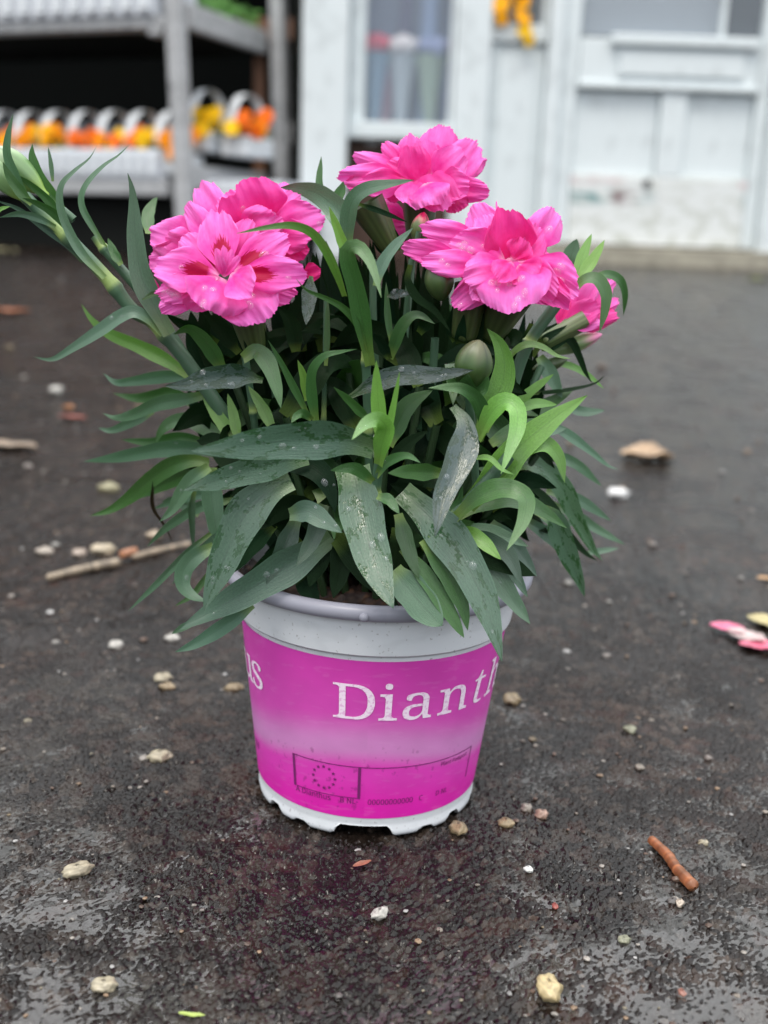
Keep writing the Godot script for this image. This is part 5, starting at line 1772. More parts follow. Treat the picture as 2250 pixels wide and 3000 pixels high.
	pe("top", [158,2595,10], [177,2515,120], 0.00931, {"t": 1.05, "f": 30})
	pe("top", [196,2592,-10], [319,2590,50], 0.00722, {"t": 0.9})
	pe("top", [86,2603,-50], [-94,2578,10], 0.00619, {"t": 0.85})
	pe("right", [478,2304,340], [450,2477,420], 0.01042, {"t": 0.62, "f": -15})
	pe("right", [448,2308,380], [240,2363,360], 0.01082, {"t": 1.2, "dr": 7})
	pe("right", [479,2333,360], [464,2174,600], 0.01456, {"t": 1.1, "dr": 8, "f": 30, "ruf": 0.8})
	pe("right", [532,2319,380], [698,2238,460], 0.00905, {"t": 1.05, "dr": 5})
	pe("right", [556,2359,300], [649,2515,240], 0.00757, {"t": 1.15, "dr": 1})
	pe("right", [386,2378,260], [141,2418,280], 0.00552, {"t": 1.1})
	pe("right", [404,2370,260], [316,2519,160], 0.00837, {"t": 1.15})
	pe("right", [298,2318,340], [71,2353,340], 0.00511, {"t": 0.85})
	pe("right", [381,2297,380], [151,2315,400], 0.00573, {"t": 1.0, "dr": 2})
	pe("right", [425,2274,380], [271,2158,420], 0.00643, {"t": 0.85, "dr": 1})
	pe("right", [399,2257,390], [347,2193,460], 0.00571, {"t": 1.0})
	pe("right", [550,2262,400], [672,2186,480], 0.00569, {"t": 0.8, "ruf": 2})
	pe("right", [601,2280,390], [706,2218,460], 0.00470, {"t": 1.05})
	pe("right", [517,2326,360], [610,2395,320], 0.00850, {"t": 0.7})
	pe("right", [492,2308,440], [546,2267,500], 0.00728, {"t": 0.8, "f": 30})
	pe("right", [417,2388,300], [374,2495,220], 0.00690, {"t": 1.25})
	pe("right", [434,2388,300], [420,2537,260], 0.00069, {"t": 1.3, "sm": 1})
	pe("right", [434,2388,300], [412,2520,260], 0.00069, {"t": 1.3, "sm": 1})
	pe("right", [434,2388,300], [433,2511,260], 0.00069, {"t": 1.3, "sm": 1})
	pe("right", [476,2316,350], [379,2420,320], 0.00817, {"t": 1.0})
	pe("right", [483,2325,360], [579,2443,340], 0.00779, {"t": 0.8})
	pe("right", [456,2300,390], [310,2257,460], 0.00837, {"t": 1.1})
	pe("right", [488,2310,400], [608,2204,500], 0.00833, {"t": 1.1})
	pe("right", [467,2318,440], [413,2263,520], 0.00561, {"t": 0.75, "f": 30})
	pe("right", [479,2326,400], [514,2393,420], 0.00568, {"t": 0.65})
	pe("behind", [94,2463,-200], [-60,2512,-160], 0.00493, {"t": 1.1})
	pe("behind", [94,2444,-200], [-42,2440,-140], 0.00645, {"t": 1.15})
	pe("behind", [95,2426,-180], [21,2376,-120], 0.00492, {"t": 1.0})
	pe("right_small", [781,2071,-200], [989,2265,-300], 0.00587, {"t": 0.9})
	pe("right_small", [775,2074,-160], [911,2276,-200], 0.00502, {"t": 1.1})
	pe("right_small", [782,2062,-200], [1013,2172,-260], 0.00508, {"t": 0.85})
	pe("right_small", [776,2071,-200], [811,2263,-200], 0.00388, {"t": 0.95})
	pe("right_small", [782,2056,-160], [1003,2098,-200], 0.00582, {"t": 0.62})
	pe("right_small", [765,2058,-120], [897,2148,-120], 0.00612, {"t": 0.75})
	pe("right_small", [762,2056,-100], [916,2083,-120], 0.00421, {"t": 1.15})
	pe("right_small", [735,2056,-140], [768,2169,-160], 0.00346, {"t": 0.6})


# ------------------------------------------------------------------ things lying on the ground
var stones := []


func stone_mesh(sd: int) -> ArrayMesh:
	var n := noise(0.9, sd, 3)
	var vs := PackedVector3Array()
	var uvs := PackedVector2Array()
	for j in 11:
		var b := PI * j / 10.0
		for i in 15:
			var a := TAUF * (i % 14) / 14.0
			var d := Vector3(sin(b) * sin(a), cos(b), sin(b) * cos(a))
			var r := 1.0 + 0.42 * n.get_noise_3d(d.x, d.y, d.z) + 0.12 * n.get_noise_3d(d.x * 3.0, d.y * 3.0, d.z * 3.0)
			vs.append(Vector3(d.x * r, d.y * r * 0.72, d.z * r))
			uvs.append(Vector2(i / 14.0, j / 10.0))
	return grid_mesh(vs, uvs, PackedColorArray(), 15, 11)


func pebble(called: String, label: String, cat: String, x: float, z: float, rx: float, rz: float, yaw: float, col: Color, group := "", sink := 0.25, flat := 1.0) -> void:
	var key := "stone%d%d%d" % [int(col.r * 99), int(col.g * 99), int(col.b * 99)]
	if not mats.has(key):
		var n := noise(0.05, int(col.r * 1000), 4)
		var m := std(Color(1, 1, 1), 0.3)
		m.albedo_texture = tex(48, 48, func(px: int, py: int) -> Color: return col * (1.0 + 0.55 * n.get_noise_2d(px * 2.0, py * 2.0)))
		mats[key] = m
	var o := put(called, stones[rng.randi() % stones.size()], mats[key])
	var ry := (rx + rz) * 0.5 * flat
	o.transform = Transform3D(Basis(Vector3.UP, yaw) * Basis.from_scale(Vector3(rx, ry, rz)), Vector3(x, gh(x, z) + ry * (0.72 - sink), z))
	tag(o, label, cat, group)


func rod(called: String, label: String, cat: String, pts: PackedVector3Array, r0: float, r1: float, col: Color) -> void:
	var at := pts[0]
	var n := noise(0.6, 5, 3)
	var p := smooth_curve(pts, 30)
	var rad := PackedFloat32Array()
	var cs := PackedColorArray()
	for j in 30:
		var u := j / 29.0
		var e := minf(sm(0.0, 0.05, u + 0.012), sm(0.0, 0.05, 1.0 - u + 0.012))
		rad.append(lerpf(r0, r1, u) * e * (1.0 + 0.16 * n.get_noise_1d(j * 0.5)))
		cs.append(col * (1.0 + 0.9 * n.get_noise_1d(j * 0.8 + 40.0)))
	var o := put(called, tube(p, rad, cs, at, 9), mats.stem, null, at)
	tag(o, label, cat)


func scrap(called: String, label: String, cat: String, x: float, z: float, lx: float, lz: float, yaw: float, col: Color, sd: int, curl := 0.16, group := "") -> void:
	# a thin, curled leaf or petal lying on the asphalt
	var n := noise(0.8, sd, 2)
	var vs := PackedVector3Array()
	var uvs := PackedVector2Array()
	var cs := PackedColorArray()
	for j in 13:
		var v := j / 12.0
		var w := pow(sin(clampf(v * 0.94 + 0.05, 0, 1) * PI), 0.6)
		for i in 11:
			var u := (i / 10.0 - 0.5) * 2.0
			w = pow(sin(clampf(v * 0.94 + 0.05, 0, 1) * PI), 0.6) * (1.0 + 0.25 * n.get_noise_2d(v * 3.0, signf(u) * 4.0))
			vs.append(Vector3(u * w * lx * 0.5, 0.0012 + curl * lx * (u * u) * w + 0.1 * lz * absf(v - 0.5) + 0.08 * lx * n.get_noise_2d(u * 2.0, v * 3.0), (v - 0.5) * lz))
			uvs.append(Vector2(u, v))
			cs.append(col * (1.0 + 0.45 * n.get_noise_2d(u * 2.0 + 9.0, v * 3.0)))
	var key := "scrap"
	if not mats.has(key):
		var m := StandardMaterial3D.new()
		m.vertex_color_use_as_albedo = true
		m.cull_mode = BaseMaterial3D.CULL_DISABLED
		m.roughness = 0.35
		mats[key] = m
	var o := put(called, grid_mesh(vs, uvs, cs, 11, 13), mats[key], null, Vector3(x, gh(x, z), z))
	o.rotation.y = yaw
	tag(o, label, cat, group)


func _litter() -> void:
	for k in 5:
		stones.append(stone_mesh(200 + k))
	pebble("pebble", "cream pebble lying well left of the pot, level with its printed box", "pebble", -0.0959, -0.0152, 0.00536, 0.00437, 0.4, Color(0.32, 0.28, 0.2), "", 0.37, 0.85)
	pebble("pebble", "long cream chip standing in the wet at the lower left", "pebble", -0.1077, 0.0802, 0.00598, 0.00296, 0.6, Color(0.32, 0.28, 0.2), "", 0.22, 0.85)
	pebble("pebble", "cream pebble nearest the bottom left of the picture", "pebble", -0.0815, 0.1441, 0.00421, 0.00288, 0.2, Color(0.32, 0.28, 0.2), "", 0.22, 0.85)
	pebble("pebble", "slim white chip straight below the pot", "pebble", 0.0075, 0.0998, 0.00370, 0.00262, 0.9, Color(0.384, 0.368, 0.336), "", 0.22, 0.765)
	pebble("pebble", "tan pebble touching the right front foot of the pot", "pebble", 0.0393, 0.0395, 0.00346, 0.00439, 0, Color(0.256, 0.192, 0.112), "", 0.17, 0.85)
	pebble("pebble", "brown tan pebble right of the pot foot, below a pinkish one", "pebble", 0.0599, 0.0330, 0.00371, 0.00304, 0.2, Color(0.256, 0.192, 0.112), "", 0.37, 0.85)
	pebble("pebble", "pinkish pebble in the pair right of the pot foot", "pebble", 0.0763, 0.0240, 0.00298, 0.00310, 0, Color(0.32, 0.208, 0.16), "", 0.37, 0.85)
	pebble("pebble", "greyish pebble beside the pinkish one right of the pot", "pebble", 0.0704, 0.0189, 0.00261, 0.00289, 0, Color(0.24, 0.208, 0.176), "", 0.37, 0.85)
	pebble("pebble", "small bright white pebble between the pot and the brown twig", "pebble", 0.0653, 0.0673, 0.00199, 0.00174, -0.5, Color(0.624, 0.624, 0.592), "", 0.02, 0.85)
	pebble("pebble", "large golden cream stone at the bottom right", "stone", 0.0633, 0.1399, 0.00410, 0.00510, 0.3, Color(0.464, 0.368, 0.2), "", 0.12, 1.0625)
	pebble("pebble", "small beige pebble right of the brown twig top", "pebble", 0.1408, 0.0423, 0.00230, 0.00184, 0, Color(0.32, 0.28, 0.2), "", 0.37, 0.85)
	pebble("pebble", "pale green pebble below the brown twig", "pebble", 0.0943, 0.1092, 0.00246, 0.00177, 0.3, Color(0.208, 0.208, 0.144), "", 0.42, 0.85)
	pebble("pebble", "small coral chip left of the brown twig", "pebble", 0.0725, 0.0906, 0.00120, 0.00186, 0, Color(0.272, 0.072, 0.056), "", 0.22, 0.85)
	pebble("pebble", "coral pink pebble near the bottom right edge", "pebble", 0.1081, 0.1367, 0.00138, 0.00184, 0, Color(0.272, 0.128, 0.096), "", 0.22, 0.85)
	pebble("pebble", "pale chip just below the lower end of the brown twig", "pebble", 0.1199, 0.0861, 0.00156, 0.00250, -0.5, Color(0.4, 0.336, 0.272), "", 0.22, 0.85)
	pebble("pebble", "beige pebble above the left cream pebble, upper of a pair", "pebble", -0.1126, -0.1055, 0.00502, 0.00361, 0.3, Color(0.32, 0.28, 0.2), "", 0.37, 0.85)
	pebble("pebble", "beige pebble above the left cream pebble, lower of a pair", "pebble", -0.1079, -0.0948, 0.00468, 0.00325, -0.2, Color(0.256, 0.192, 0.112), "", 0.37, 0.85)
	pebble("pebble", "beige pebble close to the left wall of the pot", "pebble", -0.0729, -0.0966, 0.00495, 0.00326, 0.5, Color(0.256, 0.192, 0.112), "", 0.37, 0.85)
	pebble("pebble", "round pale pebble left of the plant beside a brown scrap", "pebble", -0.4072, -0.9120, 0.00860, 0.00826, 0, Color(0.384, 0.368, 0.336), "", 0.12, 0.85)
	pebble("pebble", "white pebble lying right of the plant on bare asphalt", "pebble", 0.2147, -0.5248, 0.01005, 0.00603, 0.1, Color(0.624, 0.616, 0.608), "", 0.12, 0.85)
	pebble("pebble", "tan pebble right of the pot, level with the word on it", "pebble", 0.0752, -0.0935, 0.00468, 0.00472, 0, Color(0.256, 0.192, 0.112), "", 0.37, 0.85)
	pebble("pebble", "greenish tan pebble far right of the pot, level with the box", "pebble", 0.1316, -0.0623, 0.00304, 0.00364, 0, Color(0.208, 0.208, 0.144), "", 0.37, 0.85)
	pebble("pebble", "pale oval pebble just above the long dry stem", "pebble", -0.2002, -0.3224, 0.00913, 0.00446, 0.1, Color(0.4, 0.336, 0.24), "", 0.22, 0.85)
	pebble("pebble", "pale pebble left of the oval one above the dry stem", "pebble", -0.2408, -0.3169, 0.00672, 0.00483, 0, Color(0.352, 0.304, 0.256), "", 0.37, 0.85)
	pebble("pebble", "pale pebble between the oval one and the plant", "pebble", -0.2158, -0.3165, 0.00537, 0.00443, 0, Color(0.336, 0.272, 0.224), "", 0.37, 0.85)
	pebble("pebble", "beige pebble above the dry stem beside the plant leaves", "pebble", -0.1715, -0.3648, 0.00603, 0.00511, 0, Color(0.36, 0.288, 0.208), "", 0.37, 0.85)
	pebble("pebble", "large dull yellow pebble under the long left leaves", "pebble", -0.2372, -0.4895, 0.00971, 0.00680, 0, Color(0.288, 0.264, 0.16), "", 0.37, 0.85)
	pebble("pebble", "white pebble left of the low left leaves", "pebble", -0.1491, -0.1508, 0.00431, 0.00388, 0, Color(0.384, 0.368, 0.336), "", 0.37, 0.85)
	pebble("pebble", "white pebble just left of the lowest left leaf", "pebble", -0.1189, -0.1645, 0.00467, 0.00428, 0, Color(0.384, 0.368, 0.336), "", 0.37, 0.85)
	pebble("pebble", "pale little pebble among many on the asphalt around the pot", "pebble", 0.1575, -0.2560, 0.00216, 0.00166, 0.83189, Color(0.211, 0.202, 0.185), "pale pebbles scattered over the asphalt behind and beside the pot", 0.32, 0.85)
	pebble("pebble", "pale little pebble among many on the asphalt around the pot", "pebble", 0.1382, -0.3306, 0.00282, 0.00209, -0.973664, Color(0.211, 0.202, 0.185), "pale pebbles scattered over the asphalt behind and beside the pot", 0.32, 0.85)
	pebble("pebble", "pale little pebble among many on the asphalt around the pot", "pebble", 0.1383, -0.1614, 0.00281, 0.00258, -0.616512, Color(0.15, 0.132, 0.119), "pale pebbles scattered over the asphalt behind and beside the pot", 0.32, 0.85)
	pebble("pebble", "pale little pebble among many on the asphalt around the pot", "pebble", 0.1352, -0.2904, 0.00313, 0.00319, -0.0472936, Color(0.211, 0.202, 0.185), "pale pebbles scattered over the asphalt behind and beside the pot", 0.32, 0.85)
	pebble("pebble", "pale little pebble among many on the asphalt around the pot", "pebble", 0.2039, -0.7366, 0.00462, 0.00371, -0.696755, Color(0.176, 0.154, 0.11), "pale pebbles scattered over the asphalt behind and beside the pot", 0.32, 0.85)
	pebble("pebble", "pale little pebble among many on the asphalt around the pot", "pebble", 0.3300, -1.2539, 0.00766, 0.00755, 0.342823, Color(0.132, 0.097, 0.075), "pale pebbles scattered over the asphalt behind and beside the pot", 0.32, 0.85)
	pebble("pebble", "pale little pebble among many on the asphalt around the pot", "pebble", 0.4914, -1.4515, 0.00470, 0.00346, 0.560153, Color(0.211, 0.202, 0.185), "pale pebbles scattered over the asphalt behind and beside the pot", 0.32, 0.85)
	pebble("pebble", "pale little pebble among many on the asphalt around the pot", "pebble", 0.2156, -0.3853, 0.00371, 0.00330, 0.437648, Color(0.15, 0.132, 0.119), "pale pebbles scattered over the asphalt behind and beside the pot", 0.32, 0.85)
	pebble("pebble", "pale little pebble among many on the asphalt around the pot", "pebble", -0.3297, -0.5578, 0.00455, 0.00456, -0.14613, Color(0.185, 0.158, 0.141), "pale pebbles scattered over the asphalt behind and beside the pot", 0.32, 0.85)
	pebble("pebble", "pale little pebble among many on the asphalt around the pot", "pebble", -0.2382, -0.3345, 0.00332, 0.00292, 0.871173, Color(0.211, 0.202, 0.185), "pale pebbles scattered over the asphalt behind and beside the pot", 0.32, 0.85)
	pebble("pebble", "pale little pebble among many on the asphalt around the pot", "pebble", -0.2900, -0.8467, 0.00576, 0.00422, -0.0102332, Color(0.141, 0.106, 0.062), "pale pebbles scattered over the asphalt behind and beside the pot", 0.32, 0.85)
	pebble("pebble", "pale little pebble among many on the asphalt around the pot", "pebble", -0.3772, -0.6345, 0.00326, 0.00286, 0.253297, Color(0.185, 0.158, 0.141), "pale pebbles scattered over the asphalt behind and beside the pot", 0.32, 0.85)
	pebble("pebble", "pale little pebble among many on the asphalt around the pot", "pebble", -0.2161, -0.2702, 0.00231, 0.00236, 0.148045, Color(0.211, 0.202, 0.185), "pale pebbles scattered over the asphalt behind and beside the pot", 0.32, 0.85)
	pebble("pebble", "pale little pebble among many on the asphalt around the pot", "pebble", -0.5953, -1.5234, 0.00351, 0.00327, 0.808404, Color(0.132, 0.097, 0.075), "pale pebbles scattered over the asphalt behind and beside the pot", 0.32, 0.85)
	pebble("pebble", "pale little pebble among many on the asphalt around the pot", "pebble", -0.5723, -1.2335, 0.00661, 0.00680, 0.981979, Color(0.141, 0.106, 0.062), "pale pebbles scattered over the asphalt behind and beside the pot", 0.32, 0.85)
	pebble("pebble", "pale little pebble among many on the asphalt around the pot", "pebble", -0.1678, -0.0490, 0.00213, 0.00207, -0.347219, Color(0.176, 0.154, 0.11), "pale pebbles scattered over the asphalt behind and beside the pot", 0.32, 0.85)
	pebble("pebble", "pale little pebble among many on the asphalt around the pot", "pebble", -0.1849, -0.1532, 0.00233, 0.00216, 0.427634, Color(0.211, 0.202, 0.185), "pale pebbles scattered over the asphalt behind and beside the pot", 0.32, 0.85)
	pebble("pebble", "pale little pebble among many on the asphalt around the pot", "pebble", 0.2637, -0.3153, 0.00227, 0.00186, -0.75113, Color(0.211, 0.202, 0.185), "pale pebbles scattered over the asphalt behind and beside the pot", 0.32, 0.85)
	pebble("pebble", "pale little pebble among many on the asphalt around the pot", "pebble", 0.1638, -0.0346, 0.00184, 0.00199, -0.822964, Color(0.185, 0.158, 0.141), "pale pebbles scattered over the asphalt behind and beside the pot", 0.32, 0.85)
	pebble("pebble", "pale little pebble among many on the asphalt around the pot", "pebble", -0.2619, -2.6889, 0.00646, 0.00674, -0.959749, Color(0.132, 0.097, 0.075), "pale pebbles scattered over the asphalt behind and beside the pot", 0.32, 0.85)
	pebble("pebble", "pale little pebble among many on the asphalt around the pot", "pebble", 0.8134, -2.6795, 0.00511, 0.00528, -0.91162, Color(0.132, 0.097, 0.075), "pale pebbles scattered over the asphalt behind and beside the pot", 0.32, 0.85)
	pebble("pebble", "pale little pebble among many on the asphalt around the pot", "pebble", 0.0808, -0.0480, 0.00206, 0.00176, 0.17275, Color(0.141, 0.106, 0.062), "pale pebbles scattered over the asphalt behind and beside the pot", 0.32, 0.85)
	pebble("pebble", "tiny pale chip among many in the wet foreground asphalt", "pebble", 0.0223, 0.1396, 0.00058, 0.00063, -0.38066, Color(0.192, 0.168, 0.12), "tiny chips in the wet foreground", 0.32, 0.85)
	pebble("pebble", "tiny pale chip among many in the wet foreground asphalt", "pebble", -0.1137, 0.0836, 0.00054, 0.00058, -0.416775, Color(0.192, 0.168, 0.12), "tiny chips in the wet foreground", 0.32, 0.85)
	pebble("pebble", "tiny pale chip among many in the wet foreground asphalt", "pebble", -0.0569, 0.1000, 0.00100, 0.00083, 0.917319, Color(0.144, 0.125, 0.115), "tiny chips in the wet foreground", 0.32, 0.85)
	pebble("pebble", "tiny pale chip among many in the wet foreground asphalt", "pebble", 0.1434, 0.0080, 0.00090, 0.00077, 0.733665, Color(0.202, 0.182, 0.163), "tiny chips in the wet foreground", 0.32, 0.85)
	pebble("pebble", "tiny pale chip among many in the wet foreground asphalt", "pebble", 0.0807, -0.0876, 0.00144, 0.00118, 0.268581, Color(0.202, 0.182, 0.163), "tiny chips in the wet foreground", 0.32, 0.85)
	pebble("pebble", "tiny pale chip among many in the wet foreground asphalt", "pebble", 0.0638, 0.1400, 0.00065, 0.00059, 0.0968609, Color(0.144, 0.125, 0.115), "tiny chips in the wet foreground", 0.32, 0.85)
	pebble("pebble", "tiny pale chip among many in the wet foreground asphalt", "pebble", -0.1476, 0.0389, 0.00091, 0.00078, 0.178406, Color(0.154, 0.115, 0.067), "tiny chips in the wet foreground", 0.32, 0.85)
	pebble("pebble", "tiny pale chip among many in the wet foreground asphalt", "pebble", -0.0957, 0.0901, 0.00069, 0.00066, -0.294846, Color(0.144, 0.125, 0.115), "tiny chips in the wet foreground", 0.32, 0.85)
	pebble("pebble", "tiny pale chip among many in the wet foreground asphalt", "pebble", 0.0664, 0.1029, 0.00051, 0.00054, -0.957495, Color(0.154, 0.115, 0.067), "tiny chips in the wet foreground", 0.32, 0.85)
	pebble("pebble", "tiny pale chip among many in the wet foreground asphalt", "pebble", -0.0288, 0.0848, 0.00068, 0.00057, -0.27209, Color(0.202, 0.182, 0.163), "tiny chips in the wet foreground", 0.32, 0.85)
	pebble("pebble", "tiny pale chip among many in the wet foreground asphalt", "pebble", -0.0540, 0.0191, 0.00096, 0.00096, -0.790257, Color(0.144, 0.125, 0.115), "tiny chips in the wet foreground", 0.32, 0.85)
	pebble("pebble", "tiny pale chip among many in the wet foreground asphalt", "pebble", 0.0875, 0.1446, 0.00076, 0.00063, -0.554924, Color(0.192, 0.168, 0.12), "tiny chips in the wet foreground", 0.32, 0.85)
	pebble("pebble", "tiny pale chip among many in the wet foreground asphalt", "pebble", 0.1204, -0.0367, 0.00079, 0.00076, -0.805955, Color(0.125, 0.077, 0.053), "tiny chips in the wet foreground", 0.32, 0.85)
	pebble("pebble", "tiny pale chip among many in the wet foreground asphalt", "pebble", 0.0346, 0.1436, 0.00076, 0.00066, 0.71107, Color(0.192, 0.168, 0.12), "tiny chips in the wet foreground", 0.32, 0.85)
	pebble("pebble", "tiny pale chip among many in the wet foreground asphalt", "pebble", -0.1032, 0.0127, 0.00101, 0.00089, -0.549944, Color(0.202, 0.182, 0.163), "tiny chips in the wet foreground", 0.32, 0.85)
	pebble("pebble", "tiny pale chip among many in the wet foreground asphalt", "pebble", -0.1054, 0.0663, 0.00065, 0.00051, -0.442816, Color(0.202, 0.182, 0.163), "tiny chips in the wet foreground", 0.32, 0.85)
	pebble("pebble", "tiny pale chip among many in the wet foreground asphalt", "pebble", 0.0987, 0.0803, 0.00095, 0.00089, -0.157455, Color(0.144, 0.125, 0.115), "tiny chips in the wet foreground", 0.32, 0.85)
	pebble("pebble", "tiny pale chip among many in the wet foreground asphalt", "pebble", 0.0141, 0.1274, 0.00069, 0.00060, -0.160458, Color(0.096, 0.086, 0.082), "tiny chips in the wet foreground", 0.32, 0.85)
	pebble("pebble", "tiny pale chip among many in the wet foreground asphalt", "pebble", -0.0133, 0.1413, 0.00052, 0.00047, 0.665079, Color(0.154, 0.115, 0.067), "tiny chips in the wet foreground", 0.32, 0.85)
	pebble("pebble", "tiny pale chip among many in the wet foreground asphalt", "pebble", 0.0240, 0.1501, 0.00076, 0.00075, 0.673397, Color(0.154, 0.115, 0.067), "tiny chips in the wet foreground", 0.32, 0.85)
	pebble("pebble", "tiny pale chip among many in the wet foreground asphalt", "pebble", 0.0593, 0.0532, 0.00072, 0.00075, 0.723062, Color(0.144, 0.125, 0.115), "tiny chips in the wet foreground", 0.32, 0.85)
	pebble("pebble", "tiny pale chip among many in the wet foreground asphalt", "pebble", 0.0988, 0.1439, 0.00050, 0.00037, 0.807219, Color(0.192, 0.168, 0.12), "tiny chips in the wet foreground", 0.32, 0.85)
	pebble("pebble", "tiny pale chip among many in the wet foreground asphalt", "pebble", 0.0585, 0.1381, 0.00087, 0.00081, -0.973711, Color(0.125, 0.077, 0.053), "tiny chips in the wet foreground", 0.32, 0.85)
	pebble("pebble", "tiny pale chip among many in the wet foreground asphalt", "pebble", 0.1025, -0.0606, 0.00091, 0.00066, 0.0739927, Color(0.096, 0.086, 0.082), "tiny chips in the wet foreground", 0.32, 0.85)
	pebble("pebble", "tiny pale chip among many in the wet foreground asphalt", "pebble", -0.1017, 0.1446, 0.00050, 0.00041, 0.723329, Color(0.192, 0.168, 0.12), "tiny chips in the wet foreground", 0.32, 0.85)
	pebble("pebble", "tiny pale chip among many in the wet foreground asphalt", "pebble", 0.0031, 0.1153, 0.00066, 0.00050, 0.775275, Color(0.192, 0.168, 0.12), "tiny chips in the wet foreground", 0.32, 0.85)
	pebble("pebble", "tiny pale chip among many in the wet foreground asphalt", "pebble", -0.1281, -0.0176, 0.00082, 0.00084, -0.984991, Color(0.192, 0.168, 0.12), "tiny chips in the wet foreground", 0.32, 0.85)
	pebble("pebble", "tiny pale chip among many in the wet foreground asphalt", "pebble", 0.0428, 0.1281, 0.00049, 0.00040, 0.236178, Color(0.144, 0.125, 0.115), "tiny chips in the wet foreground", 0.32, 0.85)
	scrap("fallen_leaf", "tan dry leaf lying flat on the asphalt right of the plant", "leaf", 0.2745, -0.6766, 0.05514, 0.05274, 1.5, Color(0.36, 0.245, 0.15), 5, 0.17, "")
	scrap("fallen_leaf", "red brown scrap of leaf left of the plant under the pale pebble", "leaf", -0.3480, -0.7720, 0.01346, 0.03209, 1.4, Color(0.25, 0.07, 0.05), 6, 0.16, "")
	scrap("fallen_leaf", "orange brown scrap of leaf standing beside the pale pebble on the left", "leaf", -0.3665, -0.8226, 0.01291, 0.02151, 0.6, Color(0.3, 0.13, 0.05), 7, 0.16, "")
	scrap("fallen_leaf", "orange leaf scrap lying at the left edge behind the plant", "leaf", -0.7117, -1.6519, 0.02953, 0.07817, 1.5, Color(0.45, 0.16, 0.07), 8, 0.16, "")
	scrap("fallen_leaf", "pale yellow scrap lying near the bench at the left edge", "leaf", -1.1950, -3.0507, 0.04279, 0.08558, 1.4, Color(0.5, 0.46, 0.28), 9, 0.16, "")
	scrap("fallen_leaf", "dull beige leaf lying at the left edge beside the plant", "leaf", -0.3653, -0.6264, 0.02757, 0.05054, 1.3, Color(0.23, 0.17, 0.12), 10, 0.16, "")
	scrap("fallen_leaf", "yellow green scrap lying near the doorstep at the right edge", "leaf", 1.1127, -2.9817, 0.03637, 0.06994, 1.5, Color(0.3, 0.34, 0.1), 11, 0.16, "")
	scrap("fallen_petal", "bright pink fallen petal at the right edge, leftmost of the cluster", "petal", 0.2240, -0.2101, 0.01465, 0.02344, 1, Color(0.58, 0.14, 0.24), 12, 0.16, "")
	scrap("fallen_petal", "whitish fallen petal in the cluster at the right edge", "petal", 0.2317, -0.1969, 0.01726, 0.02733, 0.8, Color(0.46, 0.36, 0.35), 13, 0.16, "")
	scrap("fallen_petal", "pink fallen petal lowest in the cluster at the right edge", "petal", 0.2356, -0.1809, 0.01463, 0.02531, 1.3, Color(0.56, 0.13, 0.2), 14, 0.16, "")
	scrap("fallen_petal", "yellowish fallen petal at the very right edge of the cluster", "petal", 0.2515, -0.2246, 0.01793, 0.02540, 0.4, Color(0.4, 0.34, 0.17), 15, 0.16, "")
	scrap("bark_chip", "reddish flat chip lying just in front of the pot", "bark chip", 0.0002, 0.0681, 0.00289, 0.00832, -1, Color(0.28, 0.11, 0.07), 16, 0.16, "")
	scrap("grass_blade", "yellow green leaf scrap at the bottom edge of the picture", "leaf", -0.0507, 0.1562, 0.00203, 0.00843, 1.5, Color(0.32, 0.4, 0.1), 17, 0.16, "")
	scrap("fallen_leaf", "small tan scrap at the right edge above the fallen petals", "leaf", 0.2812, -0.3122, 0.00735, 0.01336, 1.5, Color(0.4, 0.24, 0.12), 18, 0.16, "")
	rod("twig", "short reddish brown twig lying on the wet asphalt at the right", "twig", PackedVector3Array([Vector3(0.1179, 0.0024, 0.0434), Vector3(0.1223, 0.0024, 0.0555), Vector3(0.1238, 0.0024, 0.0659), Vector3(0.1275, 0.0024, 0.0782)]), 0.00194, 0.00248, Color(0.27, 0.095, 0.035))
	rod("dry_stem", "long pale dry stem lying on the asphalt left of the pot", "stem", PackedVector3Array([Vector3(-0.2218, 0.0052, -0.2574), Vector3(-0.2025, 0.0057, -0.2784), Vector3(-0.1805, 0.0063, -0.2965)]), 0.00262, 0.00328, Color(0.26, 0.205, 0.145))
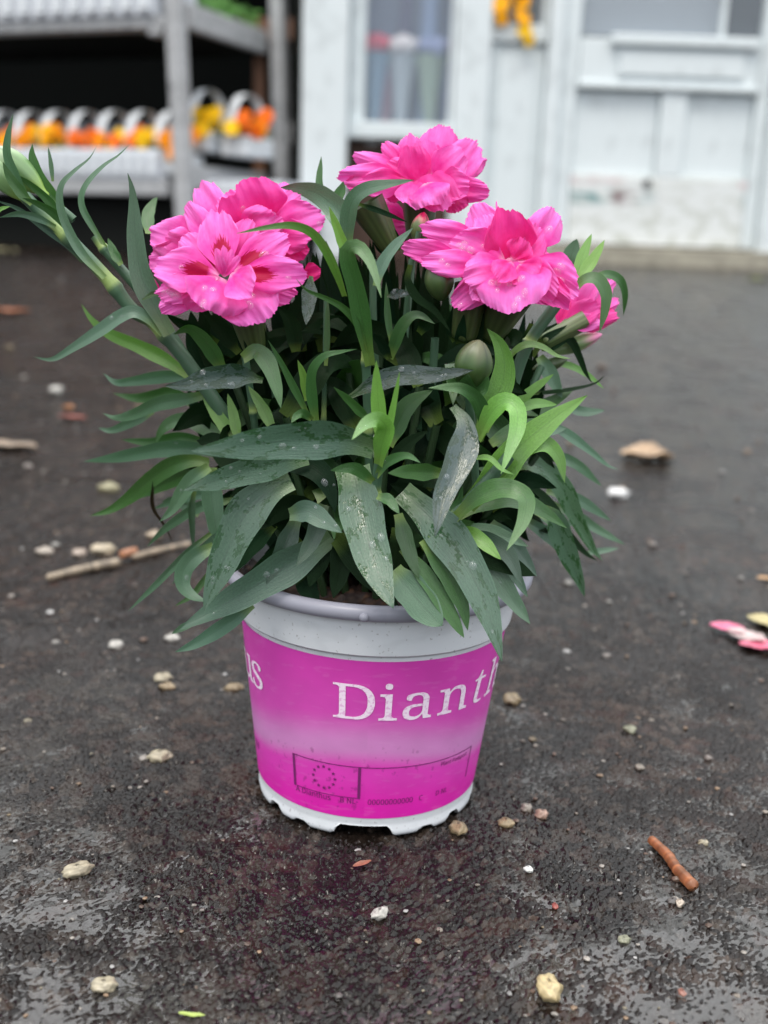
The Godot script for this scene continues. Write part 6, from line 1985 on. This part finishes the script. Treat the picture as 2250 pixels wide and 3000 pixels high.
	rod("dry_stem", "short pale dry stem end behind the kink, nearest the leaves", "stem", PackedVector3Array([Vector3(-0.1752, 0.0066, -0.3063), Vector3(-0.1591, 0.0071, -0.3248), Vector3(-0.1386, 0.0077, -0.3435)]), 0.00242, 0.00208, Color(0.26, 0.2, 0.14))
	rod("bark_chip", "small orange brown bark piece at the kink of the dry stem", "bark chip", PackedVector3Array([Vector3(-0.1819, 0.0094, -0.3025), Vector3(-0.1775, 0.0096, -0.3091), Vector3(-0.1730, 0.0098, -0.3127)]), 0.00301, 0.00301, Color(0.36, 0.16, 0.08))
	# loose grit over the whole forecourt
	var cols := [Color(0.20, 0.17, 0.14), Color(0.30, 0.27, 0.24), Color(0.12, 0.075, 0.055), Color(0.24, 0.16, 0.10), Color(0.36, 0.35, 0.34), Color(0.09, 0.08, 0.075)]
	var grit := MultiMesh.new()
	grit.transform_format = MultiMesh.TRANSFORM_3D
	grit.use_colors = true
	grit.mesh = stone_mesh(300)
	grit.instance_count = 1500
	for k in 1500:
		var depth := pow(rng.randf(), 1.7)
		var z := 0.19 - 2.9 * depth
		var x := rng.randf_range(-1.0, 1.0) * (0.17 + (0.19 - z) * 0.42)
		var r := rng.randf_range(0.0004, 0.0011) * (1.0 + 1.6 * depth)
		if rng.randf() < 0.10:
			r *= 2.0
		if Vector2(x, z).length() < 0.052:
			x += 0.11 * signf(x)
		var h := gh(x, z) + rough_height(x, z).x
		grit.set_instance_transform(k, Transform3D(Basis(Vector3.UP, rng.randf() * 6.0) * Basis.from_scale(Vector3(r, r * 0.8, r * rng.randf_range(0.7, 1.3))), Vector3(x, h + r * 0.15, z)))
		grit.set_instance_color(k, cols[rng.randi() % 6] * rng.randf_range(0.6, 1.1))
	var gm := StandardMaterial3D.new()
	gm.vertex_color_use_as_albedo = true
	gm.roughness = 0.3
	var g := MultiMeshInstance3D.new()
	g.name = "grit"
	g.multimesh = grit
	g.material_override = gm
	tag(g, "fine loose grit scattered all over the wet asphalt", "grit", "", "stuff")
	add_child(g)
